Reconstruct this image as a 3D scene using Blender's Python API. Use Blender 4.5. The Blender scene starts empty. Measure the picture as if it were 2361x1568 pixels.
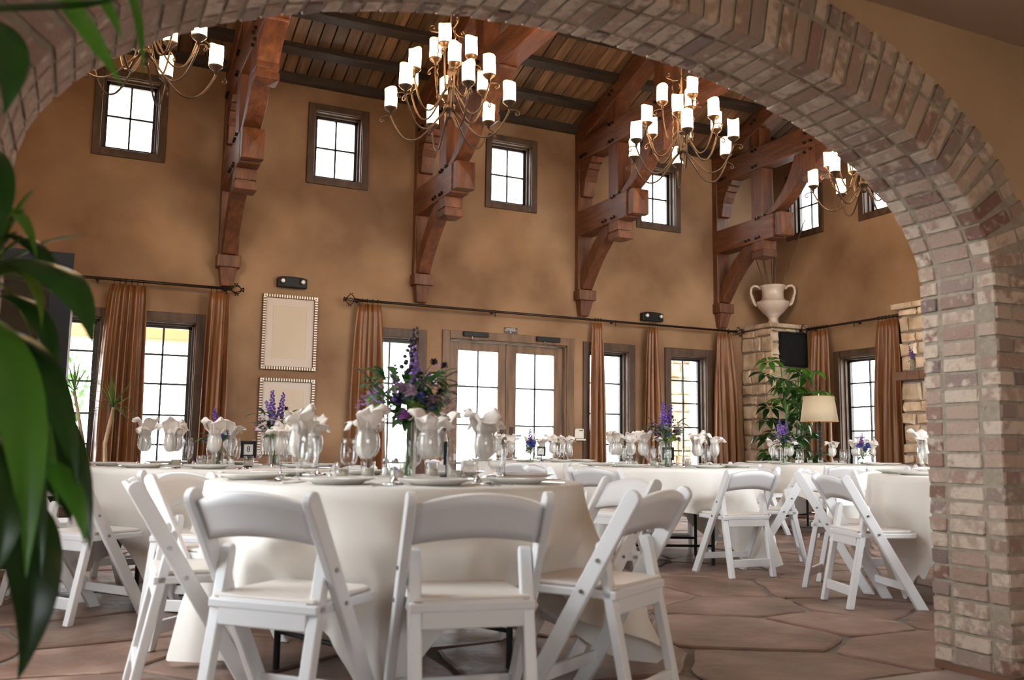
import bpy, bmesh, math, random
from mathutils import Vector, Matrix
R = math.radians
random.seed(7)
sc = bpy.context.scene
col = sc.collection

# ------------------------------------------------------------------ camera
CAM = Vector((0, 0, .9))
YAW, PIT, ROL, FPX = R(25.433), R(6.796), R(.693), 2106.0
cam = bpy.data.cameras.new('camera')
cam.sensor_width = 36.0
cam.lens = FPX * 36.0 / 2361.0
cam.clip_start = .05
cam.dof.use_dof = True
cam.dof.focus_distance = 9.0
cam.dof.aperture_fstop = 3.2
camo = bpy.data.objects.new('camera', cam)
col.objects.link(camo)
fw = Vector((math.sin(YAW) * math.cos(PIT), math.cos(YAW) * math.cos(PIT), math.sin(PIT)))
rt = Vector((math.cos(YAW), -math.sin(YAW), 0))
up = rt.cross(fw)
r2 = rt * math.cos(ROL) + up * math.sin(ROL)
u2 = up * math.cos(ROL) - rt * math.sin(ROL)
camo.matrix_world = Matrix(((r2.x, u2.x, -fw.x, CAM.x), (r2.y, u2.y, -fw.y, CAM.y), (r2.z, u2.z, -fw.z, CAM.z), (0, 0, 0, 1)))
sc.camera = camo

# ------------------------------------------------------------------ sky and exposure
world = bpy.data.worlds.new('sky')
sc.world = world
world.use_nodes = True
bg = world.node_tree.nodes['Background']
bg.inputs[0].default_value = (.93, .97, 1.0, 1)      # evenly overcast white sky
bg.inputs[1].default_value = 5.5
sc.view_settings.view_transform = 'Standard'
sc.view_settings.look = 'None'
sc.view_settings.gamma = 1
sc.view_settings.use_curve_mapping = False
sc.view_settings.exposure = 1.15
sc.cycles.transparent_max_bounces = 28
sc.cycles.max_bounces = 7
sc.cycles.diffuse_bounces = 4
sc.cycles.glossy_bounces = 3
sc.cycles.caustics_reflective = False
sc.cycles.caustics_refractive = False
sc.cycles.adaptive_threshold = .10
sc.cycles.adaptive_min_samples = 16
LAMP = 12.0                                           # chandelier shades

# window portals only guide the sampling of the sky
def portal(loc, rot, sx, sy):
    l = bpy.data.lights.new('window_portal', 'AREA')
    l.shape = 'RECTANGLE'; l.size = sx; l.size_y = sy
    l.cycles.is_portal = True
    o = bpy.data.objects.new('window_portal', l)
    o.location = loc; o.rotation_euler = rot
    col.objects.link(o)

# ------------------------------------------------------------------ mesh helpers
class MB:
    def __init__(s): s.v = []; s.f = []
    def add(s, vs, fs):
        n = len(s.v); s.v += [tuple(p) for p in vs]; s.f += [tuple(i + n for i in f) for f in fs]; return s
    def box(s, x0, x1, y0, y1, z0, z1):
        return s.add([(x0,y0,z0),(x1,y0,z0),(x1,y1,z0),(x0,y1,z0),(x0,y0,z1),(x1,y0,z1),(x1,y1,z1),(x0,y1,z1)],
                     [(0,3,2,1),(4,5,6,7),(0,1,5,4),(1,2,6,5),(2,3,7,6),(3,0,4,7)])
    def prism(s, poly, axis, a0, a1):
        n = len(poly)
        def P(p, a):
            return {'x': (a, p[0], p[1]), 'y': (p[0], a, p[1]), 'z': (p[0], p[1], a)}[axis]
        vs = [P(p, a0) for p in poly] + [P(p, a1) for p in poly]
        fs = [tuple(range(n)), tuple(range(2*n-1, n-1, -1))] + [(i, i+n, (i+1) % n + n, (i+1) % n) for i in range(n)]
        return s.add(vs, fs)
    def lathe(s, prof, n=20, c=(0,0,0), sc_=(1,1)):
        vs = []; fs = []; m = len(prof)
        for r, z in prof:
            for i in range(n):
                a = 2*math.pi*i/n
                vs.append((c[0] + max(r, 1e-5)*math.cos(a)*sc_[0], c[1] + max(r, 1e-5)*math.sin(a)*sc_[1], c[2] + z))
        for j in range(m-1):
            for i in range(n):
                fs.append((j*n+i, j*n+(i+1) % n, (j+1)*n+(i+1) % n, (j+1)*n+i))
        return s.add(vs, fs)
    def tube(s, pts, r, n=8, cap=True):
        pts = [Vector(p) for p in pts]; m = len(pts); vs = []; fs = []
        rr = r if isinstance(r, (list, tuple)) else [r]*m
        ref = None
        for i, p in enumerate(pts):
            t = (pts[min(i+1, m-1)] - pts[max(i-1, 0)]).normalized()
            if ref is None:
                ref = Vector((0,0,1)) if abs(t.z) < .9 else Vector((1,0,0))
            a = t.cross(ref)
            if a.length < 1e-6: a = t.orthogonal()
            a.normalize(); b = a.cross(t).normalized(); ref = b
            for k in range(n):
                w = 2*math.pi*k/n
                vs.append(p + a*math.cos(w)*rr[i] + b*math.sin(w)*rr[i])
        for i in range(m-1):
            for k in range(n):
                fs.append((i*n+k, i*n+(k+1) % n, (i+1)*n+(k+1) % n, (i+1)*n+k))
        if cap:
            fs.append(tuple(range(n))[::-1]); fs.append(tuple(range((m-1)*n, m*n)))
        return s.add(vs, fs)
    def bar(s, p0, p1, w, d, side=(1,0,0)):       # box beam from p0 to p1; w along `side`, d across
        p0 = Vector(p0); p1 = Vector(p1); t = (p1-p0).normalized(); a = Vector(side).normalized(); b = t.cross(a).normalized()
        vs = []
        for p in (p0, p1):
            for i, j in ((-1,-1),(1,-1),(1,1),(-1,1)):
                vs.append(p + a*i*w/2 + b*j*d/2)
        return s.add(vs, [(0,1,2,3),(7,6,5,4),(0,4,5,1),(1,5,6,2),(2,6,7,3),(3,7,4,0)])
    def blob(s, c, r, nu=8, nv=5):
        r = r if isinstance(r, (list, tuple)) else (r, r, r)
        vs = []; fs = []
        for j in range(nv+1):
            ph = math.pi*j/nv
            for i in range(nu):
                th = 2*math.pi*i/nu
                vs.append((c[0]+r[0]*math.sin(ph)*math.cos(th), c[1]+r[1]*math.sin(ph)*math.sin(th), c[2]+r[2]*math.cos(ph)))
        for j in range(nv):
            for i in range(nu):
                fs.append((j*nu+i, (j+1)*nu+i, (j+1)*nu+(i+1) % nu, j*nu+(i+1) % nu))
        return s.add(vs, fs)
    def grid(s, nu, nv, fn, closed=False):
        vs = [fn(i/(nu if closed else nu-1), j/(nv-1)) for j in range(nv) for i in range(nu)]
        fs = [(j*nu+i, j*nu+(i+1) % nu, (j+1)*nu+(i+1) % nu, (j+1)*nu+i) for j in range(nv-1) for i in range(nu if closed else nu-1)]
        return s.add(vs, fs)
    def leaf(s, pts, wid, fold=.25, n=10, side=None):  # leaf blade along a bezier of 3-4 points
        P = [Vector(p) for p in pts]; vs = []; fs = []
        def bz(t):
            q = P
            while len(q) > 1: q = [a.lerp(b, t) for a, b in zip(q, q[1:])]
            return q[0]
        for i in range(n+1):
            t = i/n; p = bz(t); d = (bz(min(1, t+.02)) - bz(max(0, t-.02))).normalized()
            sd = Vector(side) if side else d.cross(Vector((0,0,1)))
            sd = sd - d*sd.dot(d)
            if sd.length < 1e-3: sd = d.orthogonal()
            sd.normalize(); nn = sd.cross(d).normalized()
            w = wid*(math.sin(math.pi*min(1, t*.93+.07))**.7)*(1-t**6*.6)
            if i == n: w = wid*.02
            vs += [p - sd*w + nn*w*fold, p - sd*w*.5 + nn*w*fold*.35, p, p + sd*w*.5 + nn*w*fold*.35, p + sd*w + nn*w*fold]
        for i in range(n):
            for k in range(4):
                fs.append((i*5+k, i*5+k+1, (i+1)*5+k+1, (i+1)*5+k))
        return s.add(vs, fs)
    def mesh(s, name, smooth=False):
        me = bpy.data.meshes.new(name); me.from_pydata(s.v, [], s.f)
        bm = bmesh.new(); bm.from_mesh(me); bmesh.ops.recalc_face_normals(bm, faces=bm.faces[:]); bm.to_mesh(me); bm.free()
        if smooth:
            for p in me.polygons: p.use_smooth = True
        return me

def tag(o, label=None, cat=None, group=None, kind=None):
    if label: o['label'] = label
    if cat: o['category'] = cat
    if group: o['group'] = group
    if kind: o['kind'] = kind
    return o

def obj(name, mb, m=None, parent=None, loc=(0,0,0), rotz=0, smooth=False, bevel=0, solid=0, sub=0, label=None, cat=None, group=None, kind=None, autos=False):
    me = mb.mesh(name, smooth) if isinstance(mb, MB) else mb
    o = bpy.data.objects.new(name, me); col.objects.link(o)
    o.location = loc; o.rotation_euler = (0, 0, rotz)
    if parent: o.parent = parent
    if m is not None and not me.materials: me.materials.append(m)
    if solid:
        d = o.modifiers.new('solid', 'SOLIDIFY'); d.thickness = solid; d.offset = 0
    if bevel:
        d = o.modifiers.new('bevel', 'BEVEL'); d.width = bevel; d.segments = 2; d.limit_method = 'ANGLE'
    if sub:
        d = o.modifiers.new('sub', 'SUBSURF'); d.levels = sub; d.render_levels = sub
    return tag(o, label, cat, group, kind)

def empty(name, loc=(0,0,0), rotz=0, label=None, cat=None, group=None, kind=None, parent=None):
    o = bpy.data.objects.new(name, None); col.objects.link(o)
    o.empty_display_size = .1
    o.location = loc; o.rotation_euler = (0, 0, rotz)
    if parent: o.parent = parent
    return tag(o, label, cat, group, kind)

KIDS = {}
def copy_tree(src, parent=None):
    c = src.copy(); col.objects.link(c); c.parent = parent
    for ch in KIDS.setdefault(src.name, [x for x in src.children]): copy_tree(ch, c)
    return c

class Proto:        # first use places the prototype itself, later uses place copies
    def __init__(s, root): s.root = root; s.used = False
    def put(s, loc, rotz=0, label=None, cat=None, group=None, scale=None):
        if s.used: o = copy_tree(s.root)
        else:
            o = s.root; s.used = True
            KIDS.setdefault(o.name, [x for x in o.children])
        o.location = loc; o.rotation_euler = (0, 0, rotz)
        if scale: o.scale = (scale, scale, scale)
        return tag(o, label, cat, group)

# ------------------------------------------------------------------ materials
def mat(name, c1, c2=None, scale=5, rough=.6, metal=0, bump=0, bscale=None, stretch=(1,1,1), rand=0, detail=5, lo=.35, hi=.65, spec=.5, transl=0, c3=None, coat=0):
    m = bpy.data.materials.new(name); m.use_nodes = True
    nt = m.node_tree; N = nt.nodes; L = nt.links
    b = N['Principled BSDF']
    b.inputs['Roughness'].default_value = rough; b.inputs['Metallic'].default_value = metal
    b.inputs['Specular IOR Level'].default_value = spec
    if coat: b.inputs['Coat Weight'].default_value = coat; b.inputs['Coat Roughness'].default_value = .15
    out = (c1[0], c1[1], c1[2], 1)
    b.inputs['Base Color'].default_value = out
    src = None
    if c2 or bump or rand:
        tc = N.new('ShaderNodeTexCoord'); oi = N.new('ShaderNodeObjectInfo')
        mul = N.new('ShaderNodeMath'); mul.operation = 'MULTIPLY'; mul.inputs[1].default_value = 37.0
        L.new(oi.outputs['Random'], mul.inputs[0])
        ad = N.new('ShaderNodeVectorMath'); ad.operation = 'ADD'
        L.new(tc.outputs['Object'], ad.inputs[0]); L.new(mul.outputs[0], ad.inputs[1])
        mp = N.new('ShaderNodeMapping'); mp.inputs['Scale'].default_value = stretch
        L.new(ad.outputs[0], mp.inputs[0])
    if c2:
        nz = N.new('ShaderNodeTexNoise'); nz.inputs['Scale'].default_value = scale; nz.inputs['Detail'].default_value = detail
        L.new(mp.outputs[0], nz.inputs['Vector'])
        cr = N.new('ShaderNodeValToRGB')
        e = cr.color_ramp.elements
        e[0].position = lo; e[1].position = hi
        e[0].color = (*c1, 1); e[1].color = (*c2, 1)
        if c3:
            k = cr.color_ramp.elements.new((lo+hi)/2); k.color = (*c3, 1)
        L.new(nz.outputs['Fac'], cr.inputs[0]); src = cr.outputs[0]
    if rand:
        hs = N.new('ShaderNodeHueSaturation')
        mr = N.new('ShaderNodeMapRange'); mr.inputs['To Min'].default_value = 1-rand; mr.inputs['To Max'].default_value = 1+rand
        L.new(oi.outputs['Random'], mr.inputs['Value']); L.new(mr.outputs[0], hs.inputs['Value'])
        if src: L.new(src, hs.inputs['Color'])
        else: hs.inputs['Color'].default_value = out
        src = hs.outputs[0]
    if src: L.new(src, b.inputs['Base Color'])
    if bump:
        n2 = N.new('ShaderNodeTexNoise'); n2.inputs['Scale'].default_value = bscale or scale*4; n2.inputs['Detail'].default_value = 6
        L.new(mp.outputs[0], n2.inputs['Vector'])
        bp = N.new('ShaderNodeBump'); bp.inputs['Strength'].default_value = bump; bp.inputs['Distance'].default_value = .02
        L.new(n2.outputs['Fac'], bp.inputs['Height']); L.new(bp.outputs[0], b.inputs['Normal'])
    if transl:
        tr = N.new('ShaderNodeBsdfTranslucent'); mx = N.new('ShaderNodeMixShader'); mx.inputs[0].default_value = transl
        if src: L.new(src, tr.inputs[0])
        else: tr.inputs[0].default_value = out
        L.new(b.outputs[0], mx.inputs[1]); L.new(tr.outputs[0], mx.inputs[2])
        L.new(mx.outputs[0], N['Material Output'].inputs[0])
    return m

def glass(name, tint=(1,1,1), refl=1.0, rough=0.0):
    m = bpy.data.materials.new(name); m.use_nodes = True
    nt = m.node_tree; N = nt.nodes; L = nt.links
    N.remove(N['Principled BSDF'])
    t = N.new('ShaderNodeBsdfTransparent'); t.inputs[0].default_value = (*tint, 1)
    g = N.new('ShaderNodeBsdfGlossy'); g.inputs['Roughness'].default_value = rough
    f = N.new('ShaderNodeLayerWeight'); f.inputs['Blend'].default_value = .5
    pw = N.new('ShaderNodeMath'); pw.operation = 'POWER'; pw.inputs[1].default_value = 2.6
    mu = N.new('ShaderNodeMath'); mu.operation = 'MULTIPLY_ADD'; mu.inputs[1].default_value = .75*refl; mu.inputs[2].default_value = .05*refl
    mx = N.new('ShaderNodeMixShader')
    L.new(f.outputs['Facing'], pw.inputs[0]); L.new(pw.outputs[0], mu.inputs[0]); L.new(mu.outputs[0], mx.inputs[0]); L.new(t.outputs[0], mx.inputs[1]); L.new(g.outputs[0], mx.inputs[2])
    L.new(mx.outputs[0], N['Material Output'].inputs[0])
    return m

def emis(name, c, s, c2=None):
    m = bpy.data.materials.new(name); m.use_nodes = True
    N = m.node_tree.nodes; L = m.node_tree.links
    b = N['Principled BSDF']; b.inputs['Base Color'].default_value = (.9, .8, .6, 1); b.inputs['Roughness'].default_value = .4
    b.inputs['Emission Strength'].default_value = s
    b.inputs['Emission Color'].default_value = (*c, 1)
    if c2:                       # alabaster shade: the wax-like rim at the top glows weaker and yellower
        tc = N.new('ShaderNodeTexCoord'); sp = N.new('ShaderNodeSeparateXYZ'); cr = N.new('ShaderNodeValToRGB')
        L.new(tc.outputs['Generated'], sp.inputs[0]); L.new(sp.outputs[2], cr.inputs[0])
        cr.color_ramp.elements[0].position = .78; cr.color_ramp.elements[0].color = (*c, 1)
        cr.color_ramp.elements[1].position = .97; cr.color_ramp.elements[1].color = (*c2, 1)
        L.new(cr.outputs[0], b.inputs['Emission Color'])
    return m

def brick_mat(name, light=0.0):
    m = bpy.data.materials.new(name); m.use_nodes = True
    N = m.node_tree.nodes; L = m.node_tree.links; b = N['Principled BSDF']; b.inputs['Roughness'].default_value = .85
    oi = N.new('ShaderNodeObjectInfo'); tc = N.new('ShaderNodeTexCoord')
    cr = N.new('ShaderNodeValToRGB'); cr.color_ramp.interpolation = 'CONSTANT'
    cols = [(0,(.20,.11,.085)),(.12,(.32,.215,.17)),(.27,(.19,.135,.12)),(.36,(.38,.27,.21)),(.52,(.27,.165,.125)),(.64,(.42,.31,.245)),(.78,(.26,.185,.16)),(.88,(.35,.235,.185))]
    cols = [(p, tuple(a + (b-a)*light for a, b in zip(c, (.42,.32,.26)))) for p, c in cols]
    e = cr.color_ramp.elements; e[0].position = 0; e[0].color = (*cols[0][1], 1); e[1].position = cols[1][0]; e[1].color = (*cols[1][1], 1)
    for p, c in cols[2:]:
        k = e.new(p); k.color = (*c, 1)
    L.new(oi.outputs['Random'], cr.inputs[0])
    mu = N.new('ShaderNodeMath'); mu.operation = 'MULTIPLY'; mu.inputs[1].default_value = 91
    L.new(oi.outputs['Random'], mu.inputs[0])
    ad = N.new('ShaderNodeVectorMath'); L.new(tc.outputs['Object'], ad.inputs[0]); L.new(mu.outputs[0], ad.inputs[1])
    nz = N.new('ShaderNodeTexNoise'); nz.inputs['Scale'].default_value = 22; nz.inputs['Detail'].default_value = 4
    L.new(ad.outputs[0], nz.inputs['Vector'])
    sub = N.new('ShaderNodeMath'); sub.operation = 'MULTIPLY_ADD'    # some bricks carry a lot of old limewash, others none
    fr = N.new('ShaderNodeMath'); fr.operation = 'FRACT'; m7 = N.new('ShaderNodeMath'); m7.operation = 'MULTIPLY'; m7.inputs[1].default_value = 7.3
    L.new(oi.outputs['Random'], m7.inputs[0]); L.new(m7.outputs[0], fr.inputs[0])
    sub.inputs[1].default_value = .36; L.new(fr.outputs[0], sub.inputs[0]); L.new(nz.outputs['Fac'], sub.inputs[2])
    mr = N.new('ShaderNodeMapRange'); mr.inputs['From Min'].default_value = .66; mr.inputs['From Max'].default_value = .84
    L.new(sub.outputs[0], mr.inputs['Value'])
    mx = N.new('ShaderNodeMix'); mx.data_type = 'RGBA'
    L.new(mr.outputs[0], mx.inputs[0]); L.new(cr.outputs[0], mx.inputs[6]); mx.inputs[7].default_value = (.52, .42, .335, 1)
    L.new(mx.outputs[2], b.inputs['Base Color'])
    n2 = N.new('ShaderNodeTexNoise'); n2.inputs['Scale'].default_value = 60; L.new(ad.outputs[0], n2.inputs['Vector'])
    bp = N.new('ShaderNodeBump'); bp.inputs['Strength'].default_value = .5; bp.inputs['Distance'].default_value = .01
    L.new(n2.outputs['Fac'], bp.inputs['Height']); L.new(bp.outputs[0], b.inputs['Normal'])
    return m

plaster = mat('ochre_plaster', (.215,.114,.056), (.395,.242,.134), scale=.9, rough=.75, bump=.12, bscale=14, detail=7, lo=.36, hi=.66)
hallplaster = mat('hall_plaster', (.40,.27,.155), (.47,.325,.195), scale=1.5, rough=.85, bump=.08, bscale=20)
hallceil = mat('hall_ceiling', (.47,.37,.30), (.50,.40,.33), scale=2, rough=.9)
timber = {a: mat('hewn_timber_'+a, (.085,.027,.012), (.225,.082,.033), scale=3.2, rough=.42, bump=.55, bscale=16, stretch=st, rand=.15, c3=(.145,.05,.021), lo=.28, hi=.72)
          for a, st in (('y', (5,.7,5)), ('z', (5,5,.7)), ('x', (.7,5,5)))}
dark_timber = mat('black_stained_timber', (.022,.015,.011), (.05,.033,.022), scale=3, rough=.4, bump=.8, bscale=30, stretch=(.8,4,4))
plankm = mat('ceiling_plank', (.115,.06,.031), (.30,.178,.10), scale=2.6, rough=.38, bump=.3, bscale=16, stretch=(6,.7,6), rand=.38, c3=(.19,.108,.06), lo=.3, hi=.72)
casingw = mat('window_wood', (.055,.028,.015), (.105,.058,.032), scale=3, rough=.55, stretch=(4,4,.8), bump=.15, bscale=14)
doorw = mat('alder_door_wood', (.12,.062,.03), (.23,.125,.062), scale=2.5, rough=.5, stretch=(4,4,.6), bump=.1, bscale=14)
sashm = mat('bronze_sash', (.025,.021,.019), rough=.4)
brick = brick_mat('old_brick', 0)
brick_l = brick_mat('limewashed_brick', .3)
mortar = mat('grey_mortar', (.27,.225,.175), (.35,.295,.235), scale=30, rough=.95, bump=.3, bscale=80)
flag = mat('flagstone', (.13,.072,.052), (.33,.215,.165), scale=3.5, rough=.5, bump=.6, bscale=9, rand=.22, c3=(.21,.125,.092), detail=9, lo=.28, hi=.74)
grout = mat('grey_grout', (.16,.135,.12), (.22,.185,.165), scale=20, rough=.9)
greyfloor = mat('grey_concrete', (.24,.19,.175), (.31,.25,.23), scale=6, rough=.5, bump=.1)
browntile = mat('brown_tile', (.15,.07,.04), (.20,.10,.06), scale=6, rough=.6)
stone = mat('sandstone', (.42,.29,.18), (.70,.56,.42), scale=5, rough=.85, bump=.7, bscale=14, rand=.22, c3=(.56,.42,.29))
curtain = mat('copper_silk', (.20,.078,.026), (.34,.145,.055), scale=3, rough=.34, stretch=(6,6,.5), spec=.6, transl=.12, bump=.1, bscale=12)
iron = mat('wrought_iron', (.035,.022,.016), rough=.4, metal=.6)
bronze = mat('brushed_bronze', (.085,.052,.034), rough=.38, metal=.8)
blackm = mat('black_metal', (.010,.010,.011), rough=.5, spec=.3)
chairw = mat('white_resin', (.74,.74,.75), rough=.38)
padm = mat('ivory_vinyl_pad', (.72,.66,.61), rough=.45)
steel = mat('steel_bolt', (.35,.34,.33), rough=.3, metal=1)
clothm = mat('ivory_linen', (.80,.76,.70), (.84,.80,.745), scale=3, rough=.75, transl=.12)
napm = mat('white_napkin', (.83,.76,.70), (.86,.80,.75), scale=8, rough=.7, transl=.2)
china = mat('white_china', (.80,.78,.74), rough=.12)
silver = mat('silver_cutlery', (.8,.8,.8), rough=.12, metal=1)
clear = glass('clear_glass', (.985,.99,.99), 1.0)
pane_g = glass('window_pane', (.97,.98,.98), .5)
wax = mat('ivory_wax', (.80,.72,.60), rough=.5, transl=.2)
shade_e = emis('alabaster_shade', (1.0,.66,.33), LAMP, (.55,.26,.07))
ivory_shade = mat('linen_lampshade', (.85,.75,.57), rough=.8, transl=.5)
card = mat('white_card', (.85,.84,.82), rough=.6)
paper = mat('blank_cream_sheet', (.62,.52,.40), (.66,.56,.44), scale=1.5, rough=.7)
matboard = mat('mat_board', (.66,.57,.50), rough=.7)
gilt = mat('silver_gilt', (.72,.66,.55), rough=.35, metal=.5)
giltd = mat('dark_gilt', (.17,.085,.04), rough=.45, metal=.2)
ink = mat('black_ink', (.02,.02,.025), rough=.6)
whitepl = mat('white_plastic', (.78,.74,.66), rough=.4)
urn_m = mat('cream_glaze', (.62,.50,.41), (.70,.60,.52), scale=7, rough=.28)
cane = mat('bamboo_cane', (.10,.055,.03), (.16,.09,.05), scale=12, rough=.5)
LEAF = {'deep': mat('deep_green_leaf', (.010,.040,.007), (.022,.075,.010), scale=5, rough=.3, transl=.25, rand=.3),
        'bright': mat('bright_green_leaf', (.045,.15,.012), (.08,.23,.025), scale=5, rough=.35, transl=.35, rand=.3),
        'sage': mat('sage_leaf', (.035,.10,.03), (.075,.165,.05), scale=6, rough=.5, transl=.2, rand=.3),
        'spiky': mat('spiky_leaf', (.05,.12,.015), (.12,.2,.03), scale=6, rough=.35, transl=.25, rand=.3)}
stemm = mat('green_stem', (.06,.15,.03), rough=.5)
FL = {'purple': mat('purple_petal', (.13,.05,.30), (.2,.09,.42), scale=20, rough=.6, transl=.2),
      'violet': mat('violet_petal', (.30,.17,.5), (.42,.28,.6), scale=20, rough=.6, transl=.25),
      'blue': mat('blue_petal', (.05,.07,.33), (.12,.15,.45), scale=20, rough=.6, transl=.2),
      'dark': mat('dark_plum_petal', (.02,.012,.03), rough=.6),
      'mauve': mat('mauve_petal', (.40,.25,.38), (.5,.36,.46), scale=20, rough=.6, transl=.2),
      'magenta': mat('magenta_petal', (.36,.10,.40), rough=.6, transl=.2),
      'white': mat('white_petal', (.75,.75,.72), rough=.6, transl=.2),
      'lime': mat('lime_petal', (.18,.28,.05), (.26,.36,.09), scale=20, rough=.6),
      'thistle': mat('thistle_head', (.05,.085,.13), (.09,.12,.2), scale=20, rough=.6)}
bark = mat('tan_bark', (.30,.19,.11), (.42,.29,.18), scale=10, rough=.8, bump=.5)
rib_m = mat('grey_ribbed_stoneware', (.16,.13,.11), (.42,.36,.31), scale=9, rough=.45, bump=.3)
soil = mat('dark_soil', (.03,.02,.015), rough=.9)
stucco = mat('tan_stucco', (.60,.36,.19), rough=.9)
patio = mat('patio_stone', (.5,.46,.4), (.56,.52,.46), scale=3, rough=.9)

# ================================================================== STRUCTURE
XE, YW, YF, YN, XL = 10.22, 11.5, 2.855, 2.49, -1.35
YR = (YW + YF)/2; SL = .333; ZP = 5.66; ZR = ZP + SL*(YW - YR)

def wall(name, axis, p0, p1, u0, u1, z0, z1, holes, m, label=None):
    us = sorted({u0, u1, *[h[0] for h in holes], *[h[1] for h in holes]}); zs = sorted({z0, z1, *[h[2] for h in holes], *[h[3] for h in holes]})
    mb = MB()
    for a, b in zip(us, us[1:]):
        run = None
        for c, d in list(zip(zs, zs[1:])) + [(None, None)]:
            inside = c is not None and not any(h[0] - 1e-6 <= a and b <= h[1] + 1e-6 and h[2] - 1e-6 <= c and d <= h[3] + 1e-6 for h in holes)
            if inside: run = (run[0], d) if run else (c, d)
            elif run:
                if axis == 'x': mb.box(a, b, p0, p1, *run)
                else: mb.box(p0, p1, a, b, *run)
                run = None
    return obj(name, mb, m, kind='structure', label=label, cat='wall')

# openings (in the wall's own run, height)
CL = [(.065+2.522*i, .698+2.522*i, 4.365, 5.262) for i in range(-0, 4)]        # clerestory lights of the long wall
LOW = {'B': (-.50,.20,.20,2.355), 'A': (.55,1.25,.20,2.355), 'C': (3.38,4.08,.20,2.355), 'D': (6.72,7.39,.20,2.355), 'E': (8.15,8.82,.20,2.355)}
DOOR = (4.53, 6.34, 0, 2.385)
CE = [(10.45, 11.07, 4.365, 5.262), (8.94, 9.56, 4.365, 5.262)]
FW = (9.27, 10.12, .20, 2.30)
wall('wall_back', 'x', YW, YW+.25, XL-.25, XE+.25, 0, ZP+.1, CL + list(LOW.values()) + [DOOR], plaster, 'long ochre plaster wall with high small windows and glazed doors')
wr = wall('wall_right', 'y', XE, XE+.25, YF, YW, 0, ZP, CE + [FW], plaster, 'ochre plaster end wall behind the stone pier')
obj('gable', MB().prism([(YF, ZP), (YW, ZP), (YR, ZR)], 'x', XE, XE+.25), plaster, parent=wr)
LWH = [(7.6, 8.6, 0, 2.4), (3.0, 4.6, .4, 2.5), (3.0, 6.2, 2.9, 5.5)]  # door opening first, then two unseen windows added to light the room
wl = wall('wall_left', 'y', XL-.25, XL, YF, YW, 0, ZP, LWH, plaster, 'ochre plaster wall on the left with door opening and windows added for daylight')
obj('gable', MB().prism([(YF, ZP), (YW, ZP), (YR, ZR)], 'x', XL-.25, XL), plaster, parent=wl)
for h in CL + list(LOW.values()) + [DOOR]:
    portal(((h[0]+h[1])/2, YW+.3, (h[2]+h[3])/2), (R(-90), 0, 0), h[1]-h[0], h[3]-h[2])
for h in CE + [FW]:
    portal((XE+.3, (h[0]+h[1])/2, (h[2]+h[3])/2), (0, R(90), 0), h[3]-h[2], h[1]-h[0])
for h in LWH:
    portal((XL-.3, (h[0]+h[1])/2, (h[2]+h[3])/2), (0, R(-90), 0), h[3]-h[2], h[1]-h[0])

# ---- arch wall
AXC, AHW, ASP, ARI = 1.585, 1.79, 1.62, .815       # centre, half width, spring height, rise
def arch_path(off=0.0, n=200):
    pts = []
    for i in range(n+1):
        a = math.pi*i/n
        pts.append((AXC + (AHW+off)*math.cos(a), ASP + (ARI+off)*math.sin(a)))
    return pts
RING = .30
top = 2.685
outer = arch_path(.02, 60)
poly_l = [(XL-.25, 0), (AXC-AHW-.02, 0)] + outer[::-1] + [(AXC+AHW+.02, 0), (XE+.25, 0), (XE+.25, ZP+.1), (XL-.25, ZP+.1)]
wf = MB()
# plaster wall above and beside the brick arch, split into strips so that the opening stays open
xs = [p[0] for p in outer[::-1]]
for (xa, za), (xb, zb) in zip(outer[::-1], outer[::-1][1:]):
    if xb - xa < 1e-5: continue
    wf.add([(xa,YN+.02,za),(xb,YN+.02,zb),(xb,YN+.02,ZP+.1),(xa,YN+.02,ZP+.1),(xa,YF-.01,za),(xb,YF-.01,zb),(xb,YF-.01,ZP+.1),(xa,YF-.01,ZP+.1)],
           [(0,1,2,3),(7,6,5,4),(0,4,5,1),(3,2,6,7)])
wf.box(XL-.25, AXC-AHW-.02, YN+.02, YF-.01, 0, ZP+.1)
wf.box(AXC+AHW+.02, 4.2, YN+.02, YF-.01, 0, ZP+.1)
FRH = [(4.5, 6.2, .3, 2.5), (6.4, 8.1, .3, 2.5), (4.5, 6.2, 3.3, 5.4), (6.4, 8.1, 3.3, 5.4), (8.3, 9.9, .3, 2.5), (8.3, 9.9, 3.3, 5.4)]  # invented windows, out of view, that light the long wall and end wall
wall('wall_front_right', 'x', YN+.02, YF-.01, 4.2, XE+.25, 0, ZP+.1, FRH, plaster, 'plaster wall right of the archway with windows added for daylight')
for h in FRH: portal(((h[0]+h[1])/2, YN-.1, (h[2]+h[3])/2), (R(90), 0, 0), h[1]-h[0], h[3]-h[2])
wfo = obj('wall_front', wf, hallplaster, kind='structure', label='plastered wall around the brick archway', cat='wall')
mort = MB()
inn = arch_path(.006, 90); out_ = arch_path(RING-.006, 90)
for (a, b), (c, d) in zip(zip(inn, inn[1:]), zip(out_, out_[1:])):
    mort.add([(a[0],YN+.008,a[1]),(b[0],YN+.008,b[1]),(d[0],YN+.008,d[1]),(c[0],YN+.008,c[1]),(a[0],YF-.008,a[1]),(b[0],YF-.008,b[1]),(d[0],YF-.008,d[1]),(c[0],YF-.008,c[1])],
             [(0,1,2,3),(7,6,5,4),(0,4,5,1),(3,2,6,7)])
mort.box(AXC+AHW+.006, AXC+AHW+RING-.006, YN+.008, YF-.008, .03, ASP)
mort.box(AXC-AHW-RING+.006, AXC-AHW-.006, YN+.008, YF-.008, .03, ASP)
obj('mortar_bed', mort, mortar, parent=wfo)

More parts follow.
